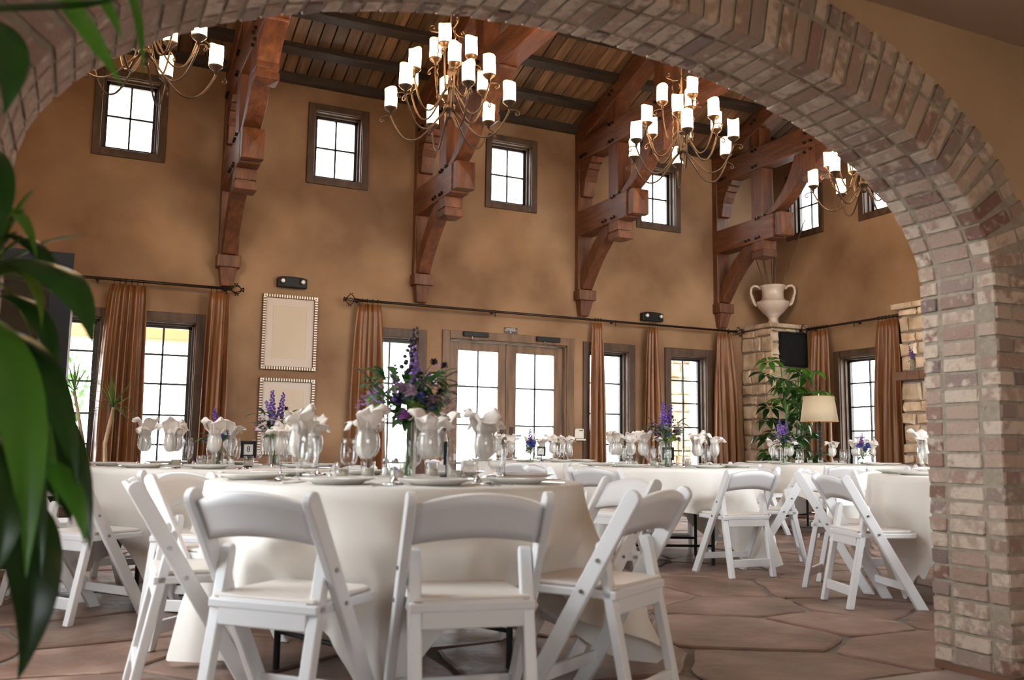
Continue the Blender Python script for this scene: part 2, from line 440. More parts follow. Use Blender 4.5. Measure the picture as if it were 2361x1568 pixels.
def brick_mesh(w, t, l, seed, bmat=None):            # w radial(x), l along y, t course thickness(z); corners rounded off
    rnd = random.Random(seed); mb = MB(); e = .006
    vs = []
    for z in (-t/2, t/2):
        for x, y in ((-w/2+e,-l/2),(w/2-e,-l/2),(w/2,-l/2+e),(w/2,l/2-e),(w/2-e,l/2),(-w/2+e,l/2),(-w/2,l/2-e),(-w/2,-l/2+e)):
            vs.append((x+rnd.uniform(-.002,.002), y+rnd.uniform(-.002,.002), z+rnd.uniform(-.0025,.0025)))
    mb.add(vs, [tuple(range(8))[::-1], tuple(range(8,16))] + [(i,(i+1)%8,(i+1)%8+8,i+8) for i in range(8)])
    me = mb.mesh('brick'); me.materials.append(bmat or brick); return me
CT = .0675
BT = CT - .016
bm_far = [brick_mesh(.19, BT, .085, i) for i in range(4)]
bm_mid = [brick_mesh(.10, BT, .166, 10+i, brick_l) for i in range(4)]
bm_near = [brick_mesh(.19, BT, .085, 20+i, brick_l if i % 2 else None) for i in range(4)]
bm_out = [brick_mesh(.09, BT, .085, 30+i, brick_l) for i in range(4)]
# courses: right jamb upwards, round the arch to the left, down the left jamb
courses = []
nj = int((ASP-.03)/CT)
for k in range(nj): courses.append((AXC+AHW, .03+CT*(k+.5), 0.0))
pth = arch_path(0, 2000); acc = 0; nxt = max(.001, CT/2 - ((ASP-.03) - nj*CT))
arch_c = []
for (x0, z0), (x1, z1) in zip(pth, pth[1:]):
    d = math.hypot(x1-x0, z1-z0)
    while acc <= nxt < acc + d:
        a = math.atan2((z0-ASP)/ARI**2, (x0-AXC)/AHW**2)      # normal of the ellipse
        arch_c.append((x0, z0, a)); nxt += CT
    acc += d
courses += arch_c
for k in range(nj-1, -1, -1): courses.append((AXC-AHW, .03+CT*(k+.5), math.pi))
rest = MB(); nb = 0
for ci, (x, z, a) in enumerate(courses):
    n = Vector((math.cos(a), 0, math.sin(a)))
    for y, offn, lst, hw in ((YF-.0425, .095, bm_far, .19), (2.6705, .05, bm_mid, .10), (YN+.0425, .095, bm_near, .19), (YN+.0425, .252, bm_out, .09)):
        off2 = offn
        if ASP+.05 > z and (ci % 2) and lst is bm_near: off2 = .252; 
        if ASP+.05 > z and (ci % 2) and lst is bm_out: off2 = .05
        lst2 = lst
        if off2 == .252 and lst is bm_near: lst2 = bm_near; off2 = .203
        if off2 == .05 and lst is bm_out: pass
        p = Vector((x, y, z)) + n*(off2 + random.uniform(-.004, .003))
        rot = (0, -a + random.uniform(-.012,.012), random.uniform(-.01,.01))
        if nb < 300 and ci < 78:
            o = bpy.data.objects.new('brick', random.choice(lst2)); col.objects.link(o); o.parent = wfo
            o.location = p; o.rotation_euler = rot; nb += 1
        else:
            me = random.choice(lst2); mtx = Matrix.Translation(p) @ Matrix.Rotation(rot[1], 4, 'Y')
            rest.add([mtx @ v.co for v in me.vertices], [tuple(q.vertices) for q in me.polygons])
ro = obj('brickwork', rest, brick, parent=wfo, kind='stuff')
# plinth tiles at the feet of the jambs
for x0, x1 in ((AXC+AHW, AXC+AHW+RING), (AXC-AHW-RING, AXC-AHW)):
    obj('plinth', MB().box(x0-.004, x1, YN-.004, YF, 0, .03), browntile, parent=wfo)

# ---- hall the camera stands in
obj('ceiling_hall', MB().box(-3.2, 4.2, -4.2, YN+.02, top, top+.1), hallceil, kind='structure', label='plain plaster ceiling of the entrance hall', cat='ceiling')
HB = [(-.2, 1.0, .7, 2.2), (1.7, 2.9, .7, 2.2)]  # windows added behind the camera to let daylight into the hall
wall('wall_hall_rear', 'x', -4.2, -4.0, -3.2, 4.2, 0, top, HB, hallplaster, 'hall wall behind the viewer with windows added for daylight')
HL = []
wall('wall_hall_left', 'y', -3.4, -3.2, -4.2, YN+.02, 0, top, HL, hallplaster, 'left wall of the entrance hall')
wall('wall_hall_right', 'y', 4.2, 4.4, -4.2, YN+.02, 0, top, [], hallplaster, 'right wall of the entrance hall')
for h in HB: portal(((h[0]+h[1])/2, -4.3, (h[2]+h[3])/2), (R(90), 0, 0), h[1]-h[0], h[3]-h[2])
for h in HL: portal((-3.5, (h[0]+h[1])/2, (h[2]+h[3])/2), (0, R(-90), 0), h[3]-h[2], h[1]-h[0])
obj('floor_hall', MB().box(-3.2, 4.2, -4.2, 2.80, -.08, 0), greyfloor, kind='structure', label='grey concrete floor of the entrance hall', cat='floor')

hl = empty('hall_fill_lamp', (2.2, .3, top), label='frosted dome fill lamp added to the unseen entrance hall ceiling', cat='lamp')  # added lamp, out of view, that warms the front of the brick ring
obj('canopy', MB().lathe([(0,0),(.09,0),(.09,-.02),(.06,-.035),(0,-.035)], 20), bronze, parent=hl)
obj('dome', MB().lathe([(.19,-.035),(.18,-.08),(.13,-.125),(.06,-.148),(0,-.153)], 24).mesh('dome', True), emis('hall_fill_dome', (1.0,.70,.42), 16.0), parent=hl)

# ---- flagstone floor
fl = obj('floor', MB().box(XL, XE, 2.80, YW, -.08, -.014), grout, kind='structure', label='irregular brown flagstone floor with grey grout joints', cat='floor')
rnd = random.Random(11)
seeds = []
for j in range(-1, 14):
    for i in range(-2, 15):
        seeds.append((XL + .45 + i*.86 + (j % 2)*.43 + rnd.uniform(-.33,.33), 2.95 + j*.68 + rnd.uniform(-.26,.26)))
def clip(poly, px, py, nx, ny):                    # keep the side where (p - P).n <= 0
    outp = []
    for a, b in zip(poly, poly[1:] + poly[:1]):
        da = (a[0]-px)*nx + (a[1]-py)*ny; db = (b[0]-px)*nx + (b[1]-py)*ny
        if da <= 0: outp.append(a)
        if da*db < 0:
            t = da/(da-db); outp.append((a[0]+(b[0]-a[0])*t, a[1]+(b[1]-a[1])*t))
    return outp
for i, s in enumerate(seeds):
    poly = [(XL,2.805),(XE,2.805),(XE,YW),(XL,YW)]
    for j, q in enumerate(seeds):
        if i == j or abs(q[0]-s[0]) > 2.6 or abs(q[1]-s[1]) > 2.4: continue
        dx, dy = q[0]-s[0], q[1]-s[1]; d = math.hypot(dx, dy)
        poly = clip(poly, (s[0]+q[0])/2 - dx/d*.012, (s[1]+q[1])/2 - dy/d*.012, dx/d, dy/d)
        if len(poly) < 3: break
    if len(poly) < 3: continue
    cx = sum(p[0] for p in poly)/len(poly); cy = sum(p[1] for p in poly)/len(poly)
    if not (XL < cx < XE and 2.8 < cy < YW): continue
    # break straight edges, then a worn rounded rim
    P2 = []
    for a, b in zip(poly, poly[1:] + poly[:1]):
        L_ = math.hypot(b[0]-a[0], b[1]-a[1]); 
        if L_ < .03: P2.append(a); continue
        nx, ny = (b[1]-a[1])/L_, -(b[0]-a[0])/L_
        P2.append((a[0]+(cx-a[0])*.05, a[1]+(cy-a[1])*.05))
        for t in (.22, .5, .78):
            k = rnd.uniform(-.018, .008)
            P2.append((a[0]+(b[0]-a[0])*t + nx*k, a[1]+(b[1]-a[1])*t + ny*k))
    n = len(P2); h = rnd.uniform(-.004, .002); vs = []
    for sc_, z in ((1.0, -.03), (1.0, h-.006), (.975, h)):
        vs += [((p[0]-cx)*sc_, (p[1]-cy)*sc_, z) for p in P2]
    fs = [tuple(range(2*n, 3*n))] + [(r_*n+k, r_*n+(k+1) % n, (r_+1)*n+(k+1) % n, (r_+1)*n+k) for r_ in (0, 1) for k in range(n)]
    obj('flagstone', MB().add(vs, fs), flag, parent=fl, loc=(cx, cy, 0))

# ---- ceiling: planks running up the slope, dark purlins
ce = obj('ceiling', MB().prism([(YW+.2, ZP-SL*.2+.06), (YR, ZR+.06), (YF-.2, ZP-SL*.2+.06), (YF-.2, ZP-SL*.2+.16), (YR, ZR+.16), (YW+.2, ZP-SL*.2+.16)], 'x', XL-.25, XE+.25), dark_timber, kind='structure', label='sloping dark plank ceiling with black purlins', cat='ceiling')
LS = math.hypot(YW-YR, ZR-ZP); SA = math.atan(SL)
PWD = .158
pm = []
for k in range(3):
    e = .006
    p = MB().prism([(-PWD/2+.004, 0), (-PWD/2+.004+e, -.018), (PWD/2-.004-e, -.018), (PWD/2-.004, 0), (PWD/2-.004, .02), (-PWD/2+.004, .02)], 'y', -LS/2, LS/2).mesh('plank')
    p.materials.append(plankm); pm.append(p)
npl = int((XE-XL)/PWD)
for side in (1, -1):
    for i in range(npl+1):
        x = XL + PWD*(i+.5)
        if x > XE: continue
        o = bpy.data.objects.new('plank', pm[i % 3]); col.objects.link(o); o.parent = ce
        o.location = (x, YR + side*(YW-YR)/2, (ZP+ZR)/2 + .02); o.rotation_euler = (-side*SA, 0, 0)
for side in (1, -1):
    for k in range(7):
        d = .533 + .605*k
        y = YW - d if side == 1 else YF + d
        z = ZP + SL*d
        c, s_ = math.cos(SA), math.sin(SA)*side
        def q(u, w): return (y + u*c + w*s_, z - u*s_*1.0 + w*c)
        obj('purlin', MB().prism([q(-.07,-.085), q(.07,-.085), q(.07,.01), q(-.07,.01)], 'x', XL, XE), dark_timber, parent=ce, bevel=.008)
    y0, y1 = (YW-.09, YW) if side == 1 else (YF, YF+.09)
    obj('wall_plate', MB().box(XL, XE, y0, y1, ZP-.1, ZP+.02), dark_timber, parent=ce)
obj('ridge_beam', MB().box(XL, XE, YR-.09, YR+.09, ZR-.24, ZR), dark_timber, parent=ce)

# ---- windows
WN = [0]
def window(plane, u0, u1, z0, z1, cols, rows, label, cas=.10, depth=.13, casz=None, bottom_casing=True):
    """plane 'back' runs along X at YW, 'right' runs along Y at XE; the opening is u0..u1, z0..z1"""
    WN[0] += 1
    def bx(mb, a, b, d0, d1, c, e):            # d = distance behind the wall face (negative: proud)
        if plane == 'back': mb.box(a, b, YW+d0, YW+d1, c, e)
        else: mb.box(XE+d0, XE+d1, a, b, c, e)
        return mb
    root = empty('window_%d' % WN[0], (0,0,0), label=label, cat='window', kind='structure')
    for a, b, c, e in ((u0-cas, u0, z0-cas, z1+cas), (u1, u1+cas, z0-cas, z1+cas), (u0, u1, z1, z1+cas), (u0, u1, z0-cas, z0)):
        obj('casing', bx(MB(), a, b, -.03, .0, max(c, 0), e), casingw, parent=root, bevel=.006)
    for a, b, c, e in ((u0, u0+.012, z0, z1), (u1-.012, u1, z0, z1), (u0, u1, z1-.012, z1), (u0, u1, z0, z0+.012)):
        obj('jamb_liner', bx(MB(), a, b, 0, .2, c, e), casingw, parent=root)
    f = .035
    a0, a1, c0, c1 = u0+.03, u1-.03, z0+.03, z1-.03
    obj('stop_bead', bx(bx(bx(MB(), u0+.012, u0+.034, depth-.06, depth-.02, z0, z1), u1-.034, u1-.012, depth-.06, depth-.02, z0, z1), u0, u1, depth-.06, depth-.02, z1-.034, z1-.012), casingw, parent=root)
    sash = bx(bx(bx(bx(MB(), a0-.02, a0+f, depth, depth+.045, c0-.02, c1+.02), a1-f, a1+.02, depth, depth+.045, c0-.02, c1+.02), a0, a1, depth, depth+.045, c1-f, c1+.02), a0, a1, depth, depth+.045, c0-.02, c0+f)
    obj('sash', sash, sashm, parent=root)
    g0, g1, k0, k1 = a0+f, a1-f, c0+f, c1-f
    for i in range(1, cols):
        x = g0 + (g1-g0)*i/cols; obj('muntin', bx(MB(), x-.011, x+.011, depth+.01, depth+.035, k0, k1), sashm, parent=root)
    rs = rows if isinstance(rows, list) else [k0 + (k1-k0)*i/rows for i in range(1, rows)]
    for z in rs: obj('muntin', bx(MB(), g0, g1, depth+.01, depth+.035, z-.011, z+.011), sashm, parent=root)
    zz = [k0] + sorted(rs) + [k1]
    for i in range(cols):
        for c, e in zip(zz, zz[1:]):
            obj('pane', bx(MB(), g0+(g1-g0)*i/cols+.004, g0+(g1-g0)*(i+1)/cols-.004, depth+.021, depth+.024, c+.004, e-.004), pane_g, parent=root)
    return root
names = ['partly hidden by the chandelier, leftmost', 'second from the left, between the first two trusses', 'third from the left, right of the hanging chandelier', 'fourth from the left, half hidden by a truss']
for i, h in enumerate(CL): window('back', *h, 2, 2, 'small high window of the long wall, ' + names[i], cas=.09)
window('back', *LOW['B'], 2, [1.97,1.62,1.25,.90,.55], 'tall window at the far left beside the black glass door', cas=.11)
window('back', *LOW['A'], 2, [1.97,1.62,1.25,.90,.55], 'tall window between the two left copper curtains', cas=.11)
window('back', *LOW['C'], 2, [1.745,1.22,.70], 'tall window left of the double doors, behind the bouquet', cas=.11)
window('back', *LOW['D'], 2, [1.88,1.43,.98,.55], 'narrow tall window right of the double doors', cas=.11)
window('back', *LOW['E'], 2, [1.98,1.63,1.26,.90,.55], 'tall window left of the stone corner pier, stone column outside', cas=.11)
window('right', *FW, 2, [1.92,1.57,1.22,.87,.52], 'tall window of the end wall between two curtains', cas=.10)
window('right', *CE[0], 2, 2, 'small high window of the end wall above the urn', cas=.09)
window('right', *CE[1], 2, 2, 'small high window of the end wall cut off by the brick arch', cas=.09)

# ---- double doors
dr = empty('door_1', (0,0,0), label='glazed wooden double doors in the long wall', cat='door', kind='structure')
for a, b, c, e in ((4.42,4.53,0,2.495),(6.34,6.45,0,2.495),(4.53,6.34,2.385,2.495)):
    obj('casing', MB().box(a, b, YW-.03, YW, c, e), doorw, parent=dr, bevel=.006)
for a, b, c, e in ((4.53,4.55,0,2.385),(6.32,6.34,0,2.385),(4.53,6.34,2.365,2.385)):
    obj('jamb_liner', MB().box(a, b, YW, YW+.22, c, e), doorw, parent=dr)
for u0, u1 in ((4.555,5.43),(5.44,6.315)):
    y0, y1 = YW+.07, YW+.12
    lf = MB(); st = .135
    lf.box(u0, u0+st, y0, y1, .01, 2.36).box(u1-st, u1, y0, y1, .01, 2.36).box(u0+st, u1-st, y0, y1, 2.24, 2.36).box(u0+st, u1-st, y0, y1, .01, .22)
    leaf_ = obj('door_leaf', lf, doorw, parent=dr, bevel=.004)
    g0, g1 = u0+st, u1-st; mid = (g0+g1)/2
    obj('muntin', MB().box(mid-.011, mid+.011, y0+.015, y1-.015, .22, 2.24), sashm, parent=leaf_)
    zs = [.22, .70, 1.22, 1.745, 2.24]
    for z in zs[1:-1]: obj('muntin', MB().box(g0, g1, y0+.015, y1-.015, z-.011, z+.011), sashm, parent=leaf_)
    for a, b in ((g0, mid), (mid, g1)):
        for c, e in zip(zs, zs[1:]): obj('pane', MB().box(a+.004, b-.004, y0+.022, y0+.026, c+.004, e-.004), pane_g, parent=leaf_)
    hx = u1-.07 if u0 < 5 else u0+.07
    obj('lever_handle', MB().box(hx-.025, hx+.025, y0-.012, y0, .95, 1.2).tube([(hx, y0-.012, 1.08), (hx, y0-.06, 1.08), (hx+(-.12 if u0 < 5 else .12), y0-.06, 1.08)], .011, 8), iron, parent=leaf_)
obj('astragal', MB().box(5.41, 5.46, YW+.055, YW+.07, .01, 2.36), doorw, parent=dr)
for x0, lab in ((4.71, 'left'), (5.83, 'right')):
    o = empty('door_closer', (x0, YW-.03, 2.42), label='dark metal door closer above the %s leaf of the double doors' % lab, cat='door closer', group='door closers on the double doors')
    obj('body', MB().box(0, .37, -.05, 0, 0, .065), blackm, parent=o, bevel=.006)
    obj('arm', MB().tube([(.13,-.03,0),(.13,-.03,-.04),(.3,-.03,-.06)], .009, 6), steel, parent=o)

# ---- open black glass door on the left
ld = empty('door_2', (XL, 7.54, 0), label='open black framed glass door behind the green plants', cat='door', kind='structure')
dw = 1.27
obj('frame', MB().box(0,.1,-.03,.03,.01,2.32).box(dw-.15,dw,-.03,.03,.01,2.32).box(.1,dw-.15,-.03,.03,2.18,2.32).box(.1,dw-.15,-.03,.03,.01,.28), blackm, parent=ld, bevel=.004)
obj('edge_strip', MB().box(dw, dw+.015, -.022, .022, .01, 2.05), steel, parent=ld)
obj('pane', MB().box(.1, dw-.15, -.004, .004, .28, 2.18), glass('tinted_pane', (.10,.10,.10), .9), parent=ld)
obj('pull_handle', MB().tube([(dw-.075,-.08,.9),(dw-.075,-.08,1.25)], .014, 10).tube([(dw-.075,-.08,1.14),(dw-.075,-.03,1.14)], .008, 8).tube([(dw-.075,-.08,.98),(dw-.075,-.03,.98)], .008, 8), steel, parent=ld)
# openings added out of view to let in daylight: plain glazed frames
def added_window(axis, p, h, label):
    WN[0] += 1; o = empty('window_%d' % WN[0], (0,0,0), kind='structure', label=label, cat='window')
    def bx(mb, a, b, c, e, t=.03): return mb.box(a, b, p-t, p+t, c, e) if axis == 'x' else mb.box(p-t, p+t, a, b, c, e)
    obj('sash', bx(bx(bx(bx(MB(), h[0], h[0]+.06, h[2], h[3]), h[1]-.06, h[1], h[2], h[3]), h[0], h[1], h[2], h[2]+.06), h[0], h[1], h[3]-.06, h[3]), sashm, parent=o)
    obj('pane', bx(MB(), h[0]+.06, h[1]-.06, h[2]+.06, h[3]-.06, .003), pane_g, parent=o)
for h, n in zip(LWH[1:], ('low', 'wide high')): added_window('y', XL-.13, h, n + ' window added for daylight, left wall near the arch')
for h, n in zip(FRH, ('first low', 'second low', 'first high', 'second high', 'third low', 'third high')): added_window('x', YN+.15, h, n + ' window added for daylight, wall right of the archway')
for h, n in zip(HB, ('left', 'right')): added_window('x', -4.1, h, n + ' window added for daylight, hall wall behind the viewer')

# ================================================================== TRUSSES
def arc(p0, p1, bulge, n=10):        # points from p0 to p1 bowed sideways
    out = []
    for i in range(n+1):
        t = i/n; x = p0[0]+(p1[0]-p0[0])*t; z = p0[1]+(p1[1]-p0[1])*t
        dx, dz = p1[0]-p0[0], p1[1]-p0[1]; L_ = math.hypot(dx, dz); k = bulge*4*t*(1-t)
        out.append((x - dz/L_*k, z + dx/L_*k))
    return out
def truss(x, label):
    root = empty('roof_truss', (x, 0, 0), label=label, cat='truss', group='timber hammer-beam trusses')
    T = .12
    def part(name, poly, ax, w=T, s=1, bev=.012):
        py = [(p[0] if s == 1 else 2*YR - p[0], p[1]) for p in poly]
        return obj(name, MB().prism(py, 'x', -w, w), timber[ax], parent=root, bevel=bev)
    def block_pyr(name, y0, y1, z0, z1, tip, axis, s=1, w=T):
        """block with a shallow pyramid at its free end; axis 'z' points down, axis 'y' towards the room"""
        mb = MB()
        f = lambda y: y if s == 1 else 2*YR - y
        if axis == 'z':
            mb.add([(-w,f(y0),z1),(w,f(y0),z1),(w,f(y1),z1),(-w,f(y1),z1),(-w,f(y0),z0),(w,f(y0),z0),(w,f(y1),z0),(-w,f(y1),z0),(0,f((y0+y1)/2),z0-tip)],
                   [(0,1,2,3),(0,4,5,1),(1,5,6,2),(2,6,7,3),(3,7,4,0),(4,8,5),(5,8,6),(6,8,7),(7,8,4)])
        else:
            mb.add([(-w,f(y1),z0),(w,f(y1),z0),(w,f(y1),z1),(-w,f(y1),z1),(-w,f(y0),z0),(w,f(y0),z0),(w,f(y0),z1),(-w,f(y0),z1),(0,f(y0-tip),(z0+z1)/2)],
                   [(0,1,2,3),(0,4,5,1),(1,5,6,2),(2,6,7,3),(3,7,4,0),(4,8,5),(5,8,6),(6,8,7),(7,8,4)])
        return obj(name, mb, timber['z'], parent=root, bevel=.006)
    part('tie_beam', [(YF,5.11),(YW,5.11),(YW,5.44),(YF,5.44)], 'y', T*.96)
    block_pyr('king_pendant', YR-.13, YR+.13, 4.92, 5.10, .05, 'z')
    part('king_post', [(YR-.12,5.445),(YR+.12,5.445),(YR+.12,ZR-.26),(YR-.12,ZR-.26)], 'z', T*.9)
    for s in (1, -1):
        part('wall_post', [(YW,3.2),(YW-.11,3.2),(YW-.11,5.60),(YW,5.60)], 'z', T, s)
        pd = obj('pendant', MB().box(-T-.02,T+.02,*sorted(((YW if s == 1 else YF), (YW-.19 if s == 1 else YF+.19))),3.05,3.2), timber['z'], parent=root, bevel=.01)
        a, b = YW-.16, YW
        f = lambda y: y if s == 1 else 2*YR - y
        obj('pendant_tail', MB().add([(-.105,f(a),3.05),(.105,f(a),3.05),(.105,f(b),3.05),(-.105,f(b),3.05),(-.07,f(YW-.1),2.83),(.07,f(YW-.1),2.83),(.07,f(b),2.83),(-.07,f(b),2.83)],
            [(0,1,2,3),(7,6,5,4),(0,4,5,1),(1,5,6,2),(2,6,7,3),(3,7,4,0)]), timber['z'], parent=root, bevel=.006)
        lo = arc((YW-.17,3.21), (10.40,4.02), -.07); hi = arc((YW-.02,3.21), (10.74,4.02), -.10)
        part('lower_brace', lo + hi[::-1], 'z', .085, s)
        part('hammer_beam', [(YW,4.0),(10.10,4.0),(10.10,4.36),(YW,4.36)], 'y', T*1.02, s)
        part('beam_neck', [(10.10,4.03),(10.04,4.03),(10.04,4.33),(10.10,4.33)], 'y', T*.85, s, .004)
        block_pyr('beam_end', 9.93, 10.04, 4.01, 4.35, .06, 'y', s, T*1.02)
        part('drop_neck', [(10.31,3.87),(10.55,3.87),(10.55,4.0),(10.31,4.0)], 'z', T*.98, s, .004)
        part('drop_groove', [(10.325,3.85),(10.535,3.85),(10.535,3.87),(10.325,3.87)], 'z', T*.86, s, 0)
        block_pyr('drop_block', 10.30, 10.56, 3.76, 3.85, .04, 'z', s, T*1.05)
        part('hammer_post', [(10.33,4.36),(10.58,4.36),(10.58,5.11),(10.33,5.11)], 'z', T*.9, s)
        lo = arc((10.17,4.36), (9.48,4.93), .10); hi = arc((10.37,4.36), (9.66,5.10), .12)
        part('upper_brace', lo + [(9.48,5.10)] + hi[::-1], 'z', .10, s)
        # stepped corbel under the tie beam at the wall
        obj('corbel_tail', MB().prism([(f(YW-.11),4.58),(f(YW-.2),4.58),(f(YW-.25),4.79),(f(YW-.11),4.79)], 'x', -.09, .09), timber['z'], parent=root, bevel=.006)
        for k, (yy, za, zb) in enumerate(((.27,4.79,4.86),(.31,4.86,4.95),(.38,4.95,5.03),(.46,5.03,5.11))):
            obj('corbel_step', MB().prism([(f(YW-.1),za),(f(YW-yy+.02),za),(f(YW-yy-.02),zb-.01),(f(YW-yy-.02),zb),(f(YW-.1),zb)], 'x', -.1, .1), timber['y'], parent=root, bevel=.008)
        block_pyr('drop_post', 9.23, 9.48, 4.66, 4.73, .05, 'z', s, T*1.04)
        part('drop_post_neck', [(9.245,4.73),(9.465,4.73),(9.465,4.76),(9.245,4.76)], 'z', T*.88, s, 0)
        part('drop_post_shaft', [(9.23,4.76),(9.48,4.76),(9.48,5.115),(9.23,5.115)], 'z', T, s)
        bl = arc((9.23,4.82), (8.80,5.07), -.05)
        part('bolster', bl + [(8.755,5.07),(8.755,5.11),(9.23,5.11)], 'y', T*.96, s)
        part('upper_post', [(10.36,5.44),(10.60,5.44),(10.60,5.70),(10.36,5.78)], 'z', T*.9, s)
        part('queen_post', [(9.21,5.44),(9.45,5.44),(9.45,6.06),(9.21,6.14)], 'z', T*.95, s)
        d = .235
        part('rafter', [(YW,ZP-.035),(YR,ZR-.035),(YR,ZR-.035-d*1.054),(11.2,5.44),(YW,5.44)], 'y', T*1.04, s)
        if s == 1:
            for y, z in ((10.47,4.345),(10.41,4.35),(10.28,4.365),(10.47,4.05),(10.40,4.06),(10.70,4.05),(10.63,4.06),
                         (11.30,5.16),(11.24,5.165),(11.17,5.17),(10.52,5.40),(10.44,5.405),(10.52,5.15),(10.44,5.155),(10.51,5.83),(10.44,5.86),
                         (9.40,5.33),(9.32,5.34),(9.42,5.2),(9.30,5.2),(9.42,5.06),(9.30,5.08)):
                obj('peg', MB().box(-T*1.1-.02, -T*1.0+.02, y-.016, y+.016, z-.016, z+.016), iron, parent=root)
    return root
TN = ['leftmost timber roof truss between first and second high windows', 'timber roof truss behind the large hanging chandelier', 'timber roof truss left of the fourth high window', 'timber roof truss nearest the stone corner pier']
for i in range(4): truss(1.57+2.51*i, TN[i])

# ================================================================== STONE PIERS
def stone_piece(u, z, w, h, d, seed):
    rnd = random.Random(seed); mb = MB(); n = 8; vs = []
    base = [(-w/2,-h/2),(0,-h/2),(w/2,-h/2),(w/2,0),(w/2,h/2),(0,h/2),(-w/2,h/2),(-w/2,0)]
    base = [(a+rnd.uniform(-.02,.012)*(1 if a > 0 else -1)*min(1,w/.12), b+rnd.uniform(-.018,.008)*(1 if b > 0 else -1)) for a, b in base]
    for s, dd in ((1, 0), (1, d*.6), (.82, d+rnd.uniform(-.006,.012))):
        vs += [(a*s, b*s, dd) for a, b in base]
    fs = [tuple(range(16, 24))] + [(r_*8+k, r_*8+(k+1) % 8, (r_+1)*8+(k+1) % 8, (r_+1)*8+k) for r_ in (0, 1) for k in range(8)]
    return vs, fs
def stone_face(parent, o, du, dn, U, Z0, Z1, seed, lim=None, hrange=(.13,.27), maxn=200):
    """courses of rough stones on a face with origin o, running along du, facing dn"""
    rnd = random.Random(seed); z = Z0; k = 0
    o = Vector(o); du = Vector(du); dn = Vector(dn); uz = Vector((0,0,1))
    while z < Z1 - .04:
        h = min(rnd.uniform(*hrange), Z1 - z)
        if Z1 - z - h < .09: h = Z1 - z
        u = 0.0; U_ = lim(z, h) if lim else U
        while u < U_ - .02:
            w = min(rnd.uniform(.14,.34), U_ - u)
            if U_ - u - w < .1: w = U_ - u
            if True:
                vs, fs = stone_piece(0, 0, w-.014, h-.014, rnd.uniform(.022,.045), seed*97+k)
                c = o + du*(u+w/2) + uz*(z+h/2)
                so = obj('stone', MB().add([du*a + uz*b + dn*d for a, b, d in vs], fs), stone, parent=parent, loc=c)
                k += 1
            u += w
        z += h
pier = obj('trim_1', MB().box(9.555, XE, 10.835, YW, 0, 2.80), mortar, kind='structure', label='rough sandstone pier in the room corner below the urn', cat='stone pier')
stone_face(pier, (9.555, YW, 0), (0,-1,0), (-1,0,0), YW-10.81, 0, 2.80, 5)
SPK = (9.69, 10.21, 2.21, 2.735)
FX0 = 9.53                       # the courses beside the speaker stop at its edge
stone_face(pier, (FX0, 10.835, 0), (1,0,0), (0,-1,0), XE-FX0, 0, 2.20, 6)
stone_face(pier, (FX0, 10.835, 0), (1,0,0), (0,-1,0), SPK[0]-FX0, 2.20, 2.74, 16)
stone_face(pier, (FX0, 10.835, 0), (1,0,0), (0,-1,0), XE-FX0, 2.74, 2.80, 17, hrange=(.06,.07))
obj('cap_slab', MB().box(9.47, XE, 10.755, YW, 2.80, 2.865), stone, parent=pier, bevel=.012)
chim = obj('trim_2', MB().box(9.84, XE, 5.9, 8.64, 0, 2.80), mortar, kind='structure', label='rough sandstone chimney breast at the right edge of the opening', cat='chimney')
stone_face(chim, (9.84, 8.66, 0), (0,-1,0), (-1,0,0), 2.74, 0, 1.84, 8)
stone_face(chim, (9.84, 8.66, 0), (0,-1,0), (-1,0,0), 2.74, 1.98, 2.80, 9)
stone_face(chim, (9.84, 5.9, 0), (1,0,0), (0,-1,0), .38, 0, 2.8, 10)
for k in range(14):
    obj('mantel_brick', MB().box(9.72, 9.86, 8.68-.195*(k+1)+.008, 8.68-.195*k, 1.85, 1.965), browntile, parent=chim, bevel=.008)
for k in range(8):
    obj('cap_stone', MB().box(9.75, XE, 8.74-.355*(k+1)+.01, 8.74-.355*k, 2.80, 2.875), stone, parent=chim, bevel=.012)

sp = empty('wall_speaker', (SPK[0], 10.80, SPK[2]), label='square black speaker set into the stone corner pier', cat='speaker')
W_, H_ = SPK[1]-SPK[0], SPK[3]-SPK[2]
obj('cabinet', MB().box(0, W_, 0, .035, 0, H_), blackm, parent=sp)
obj('rim', MB().box(0,.02,-.03,0,0,H_).box(W_-.02,W_,-.03,0,0,H_).box(.02,W_-.02,-.03,0,0,.02).box(.02,W_-.02,-.03,0,H_-.02,H_), blackm, parent=sp)
gm = MB()
for i in range(26):
    x = .03 + (W_-.06)*i/25; gm.box(x-.003, x+.003, -.02, -.014, .02, H_-.02)
obj('grille', gm, mat('speaker_cloth', (.02,.022,.024), rough=.9), parent=sp)

# ================================================================== OUTSIDE
obj('ground', MB().box(-40, 60, -40, 70, -.3, -.1), patio, kind='structure', label='pale paving outside the windows', cat='ground')
pb = empty('porch', (0,0,0), label='tan stucco porch beam outside the left window', cat='porch')
obj('beam', MB().box(-6, 2.6, 14, 14.4, 2.40, 3.4), stucco, parent=pb, bevel=.02)
for x in (-5.5, 2.2): obj('column', MB().box(x, x+.4, 14, 14.4, -.1, 2.40), stucco, parent=pb, bevel=.02)
oc = obj('stone_column', MB().box(9.35, 9.98, 13.5, 14.2, -.1, 4.5), mortar, label='sandstone column outside the window beside the corner pier', cat='column')
stone_face(oc, (9.33, 13.5, 0), (1,0,0), (0,-1,0), .66, 0, 3.2, 21, hrange=(.2,.34))
stone_face(oc, (9.35, 14.2, 0), (0,-1,0), (-1,0,0), .7, 0, 3.2, 22, hrange=(.2,.34))
rl = empty('railing', (16, 0, 0), label='grey iron railing outside the end wall window', cat='railing')
obj('top_rail', MB().tube([(0, 12, 1.25), (0, 20, 1.25)], .03, 6), iron, parent=rl)
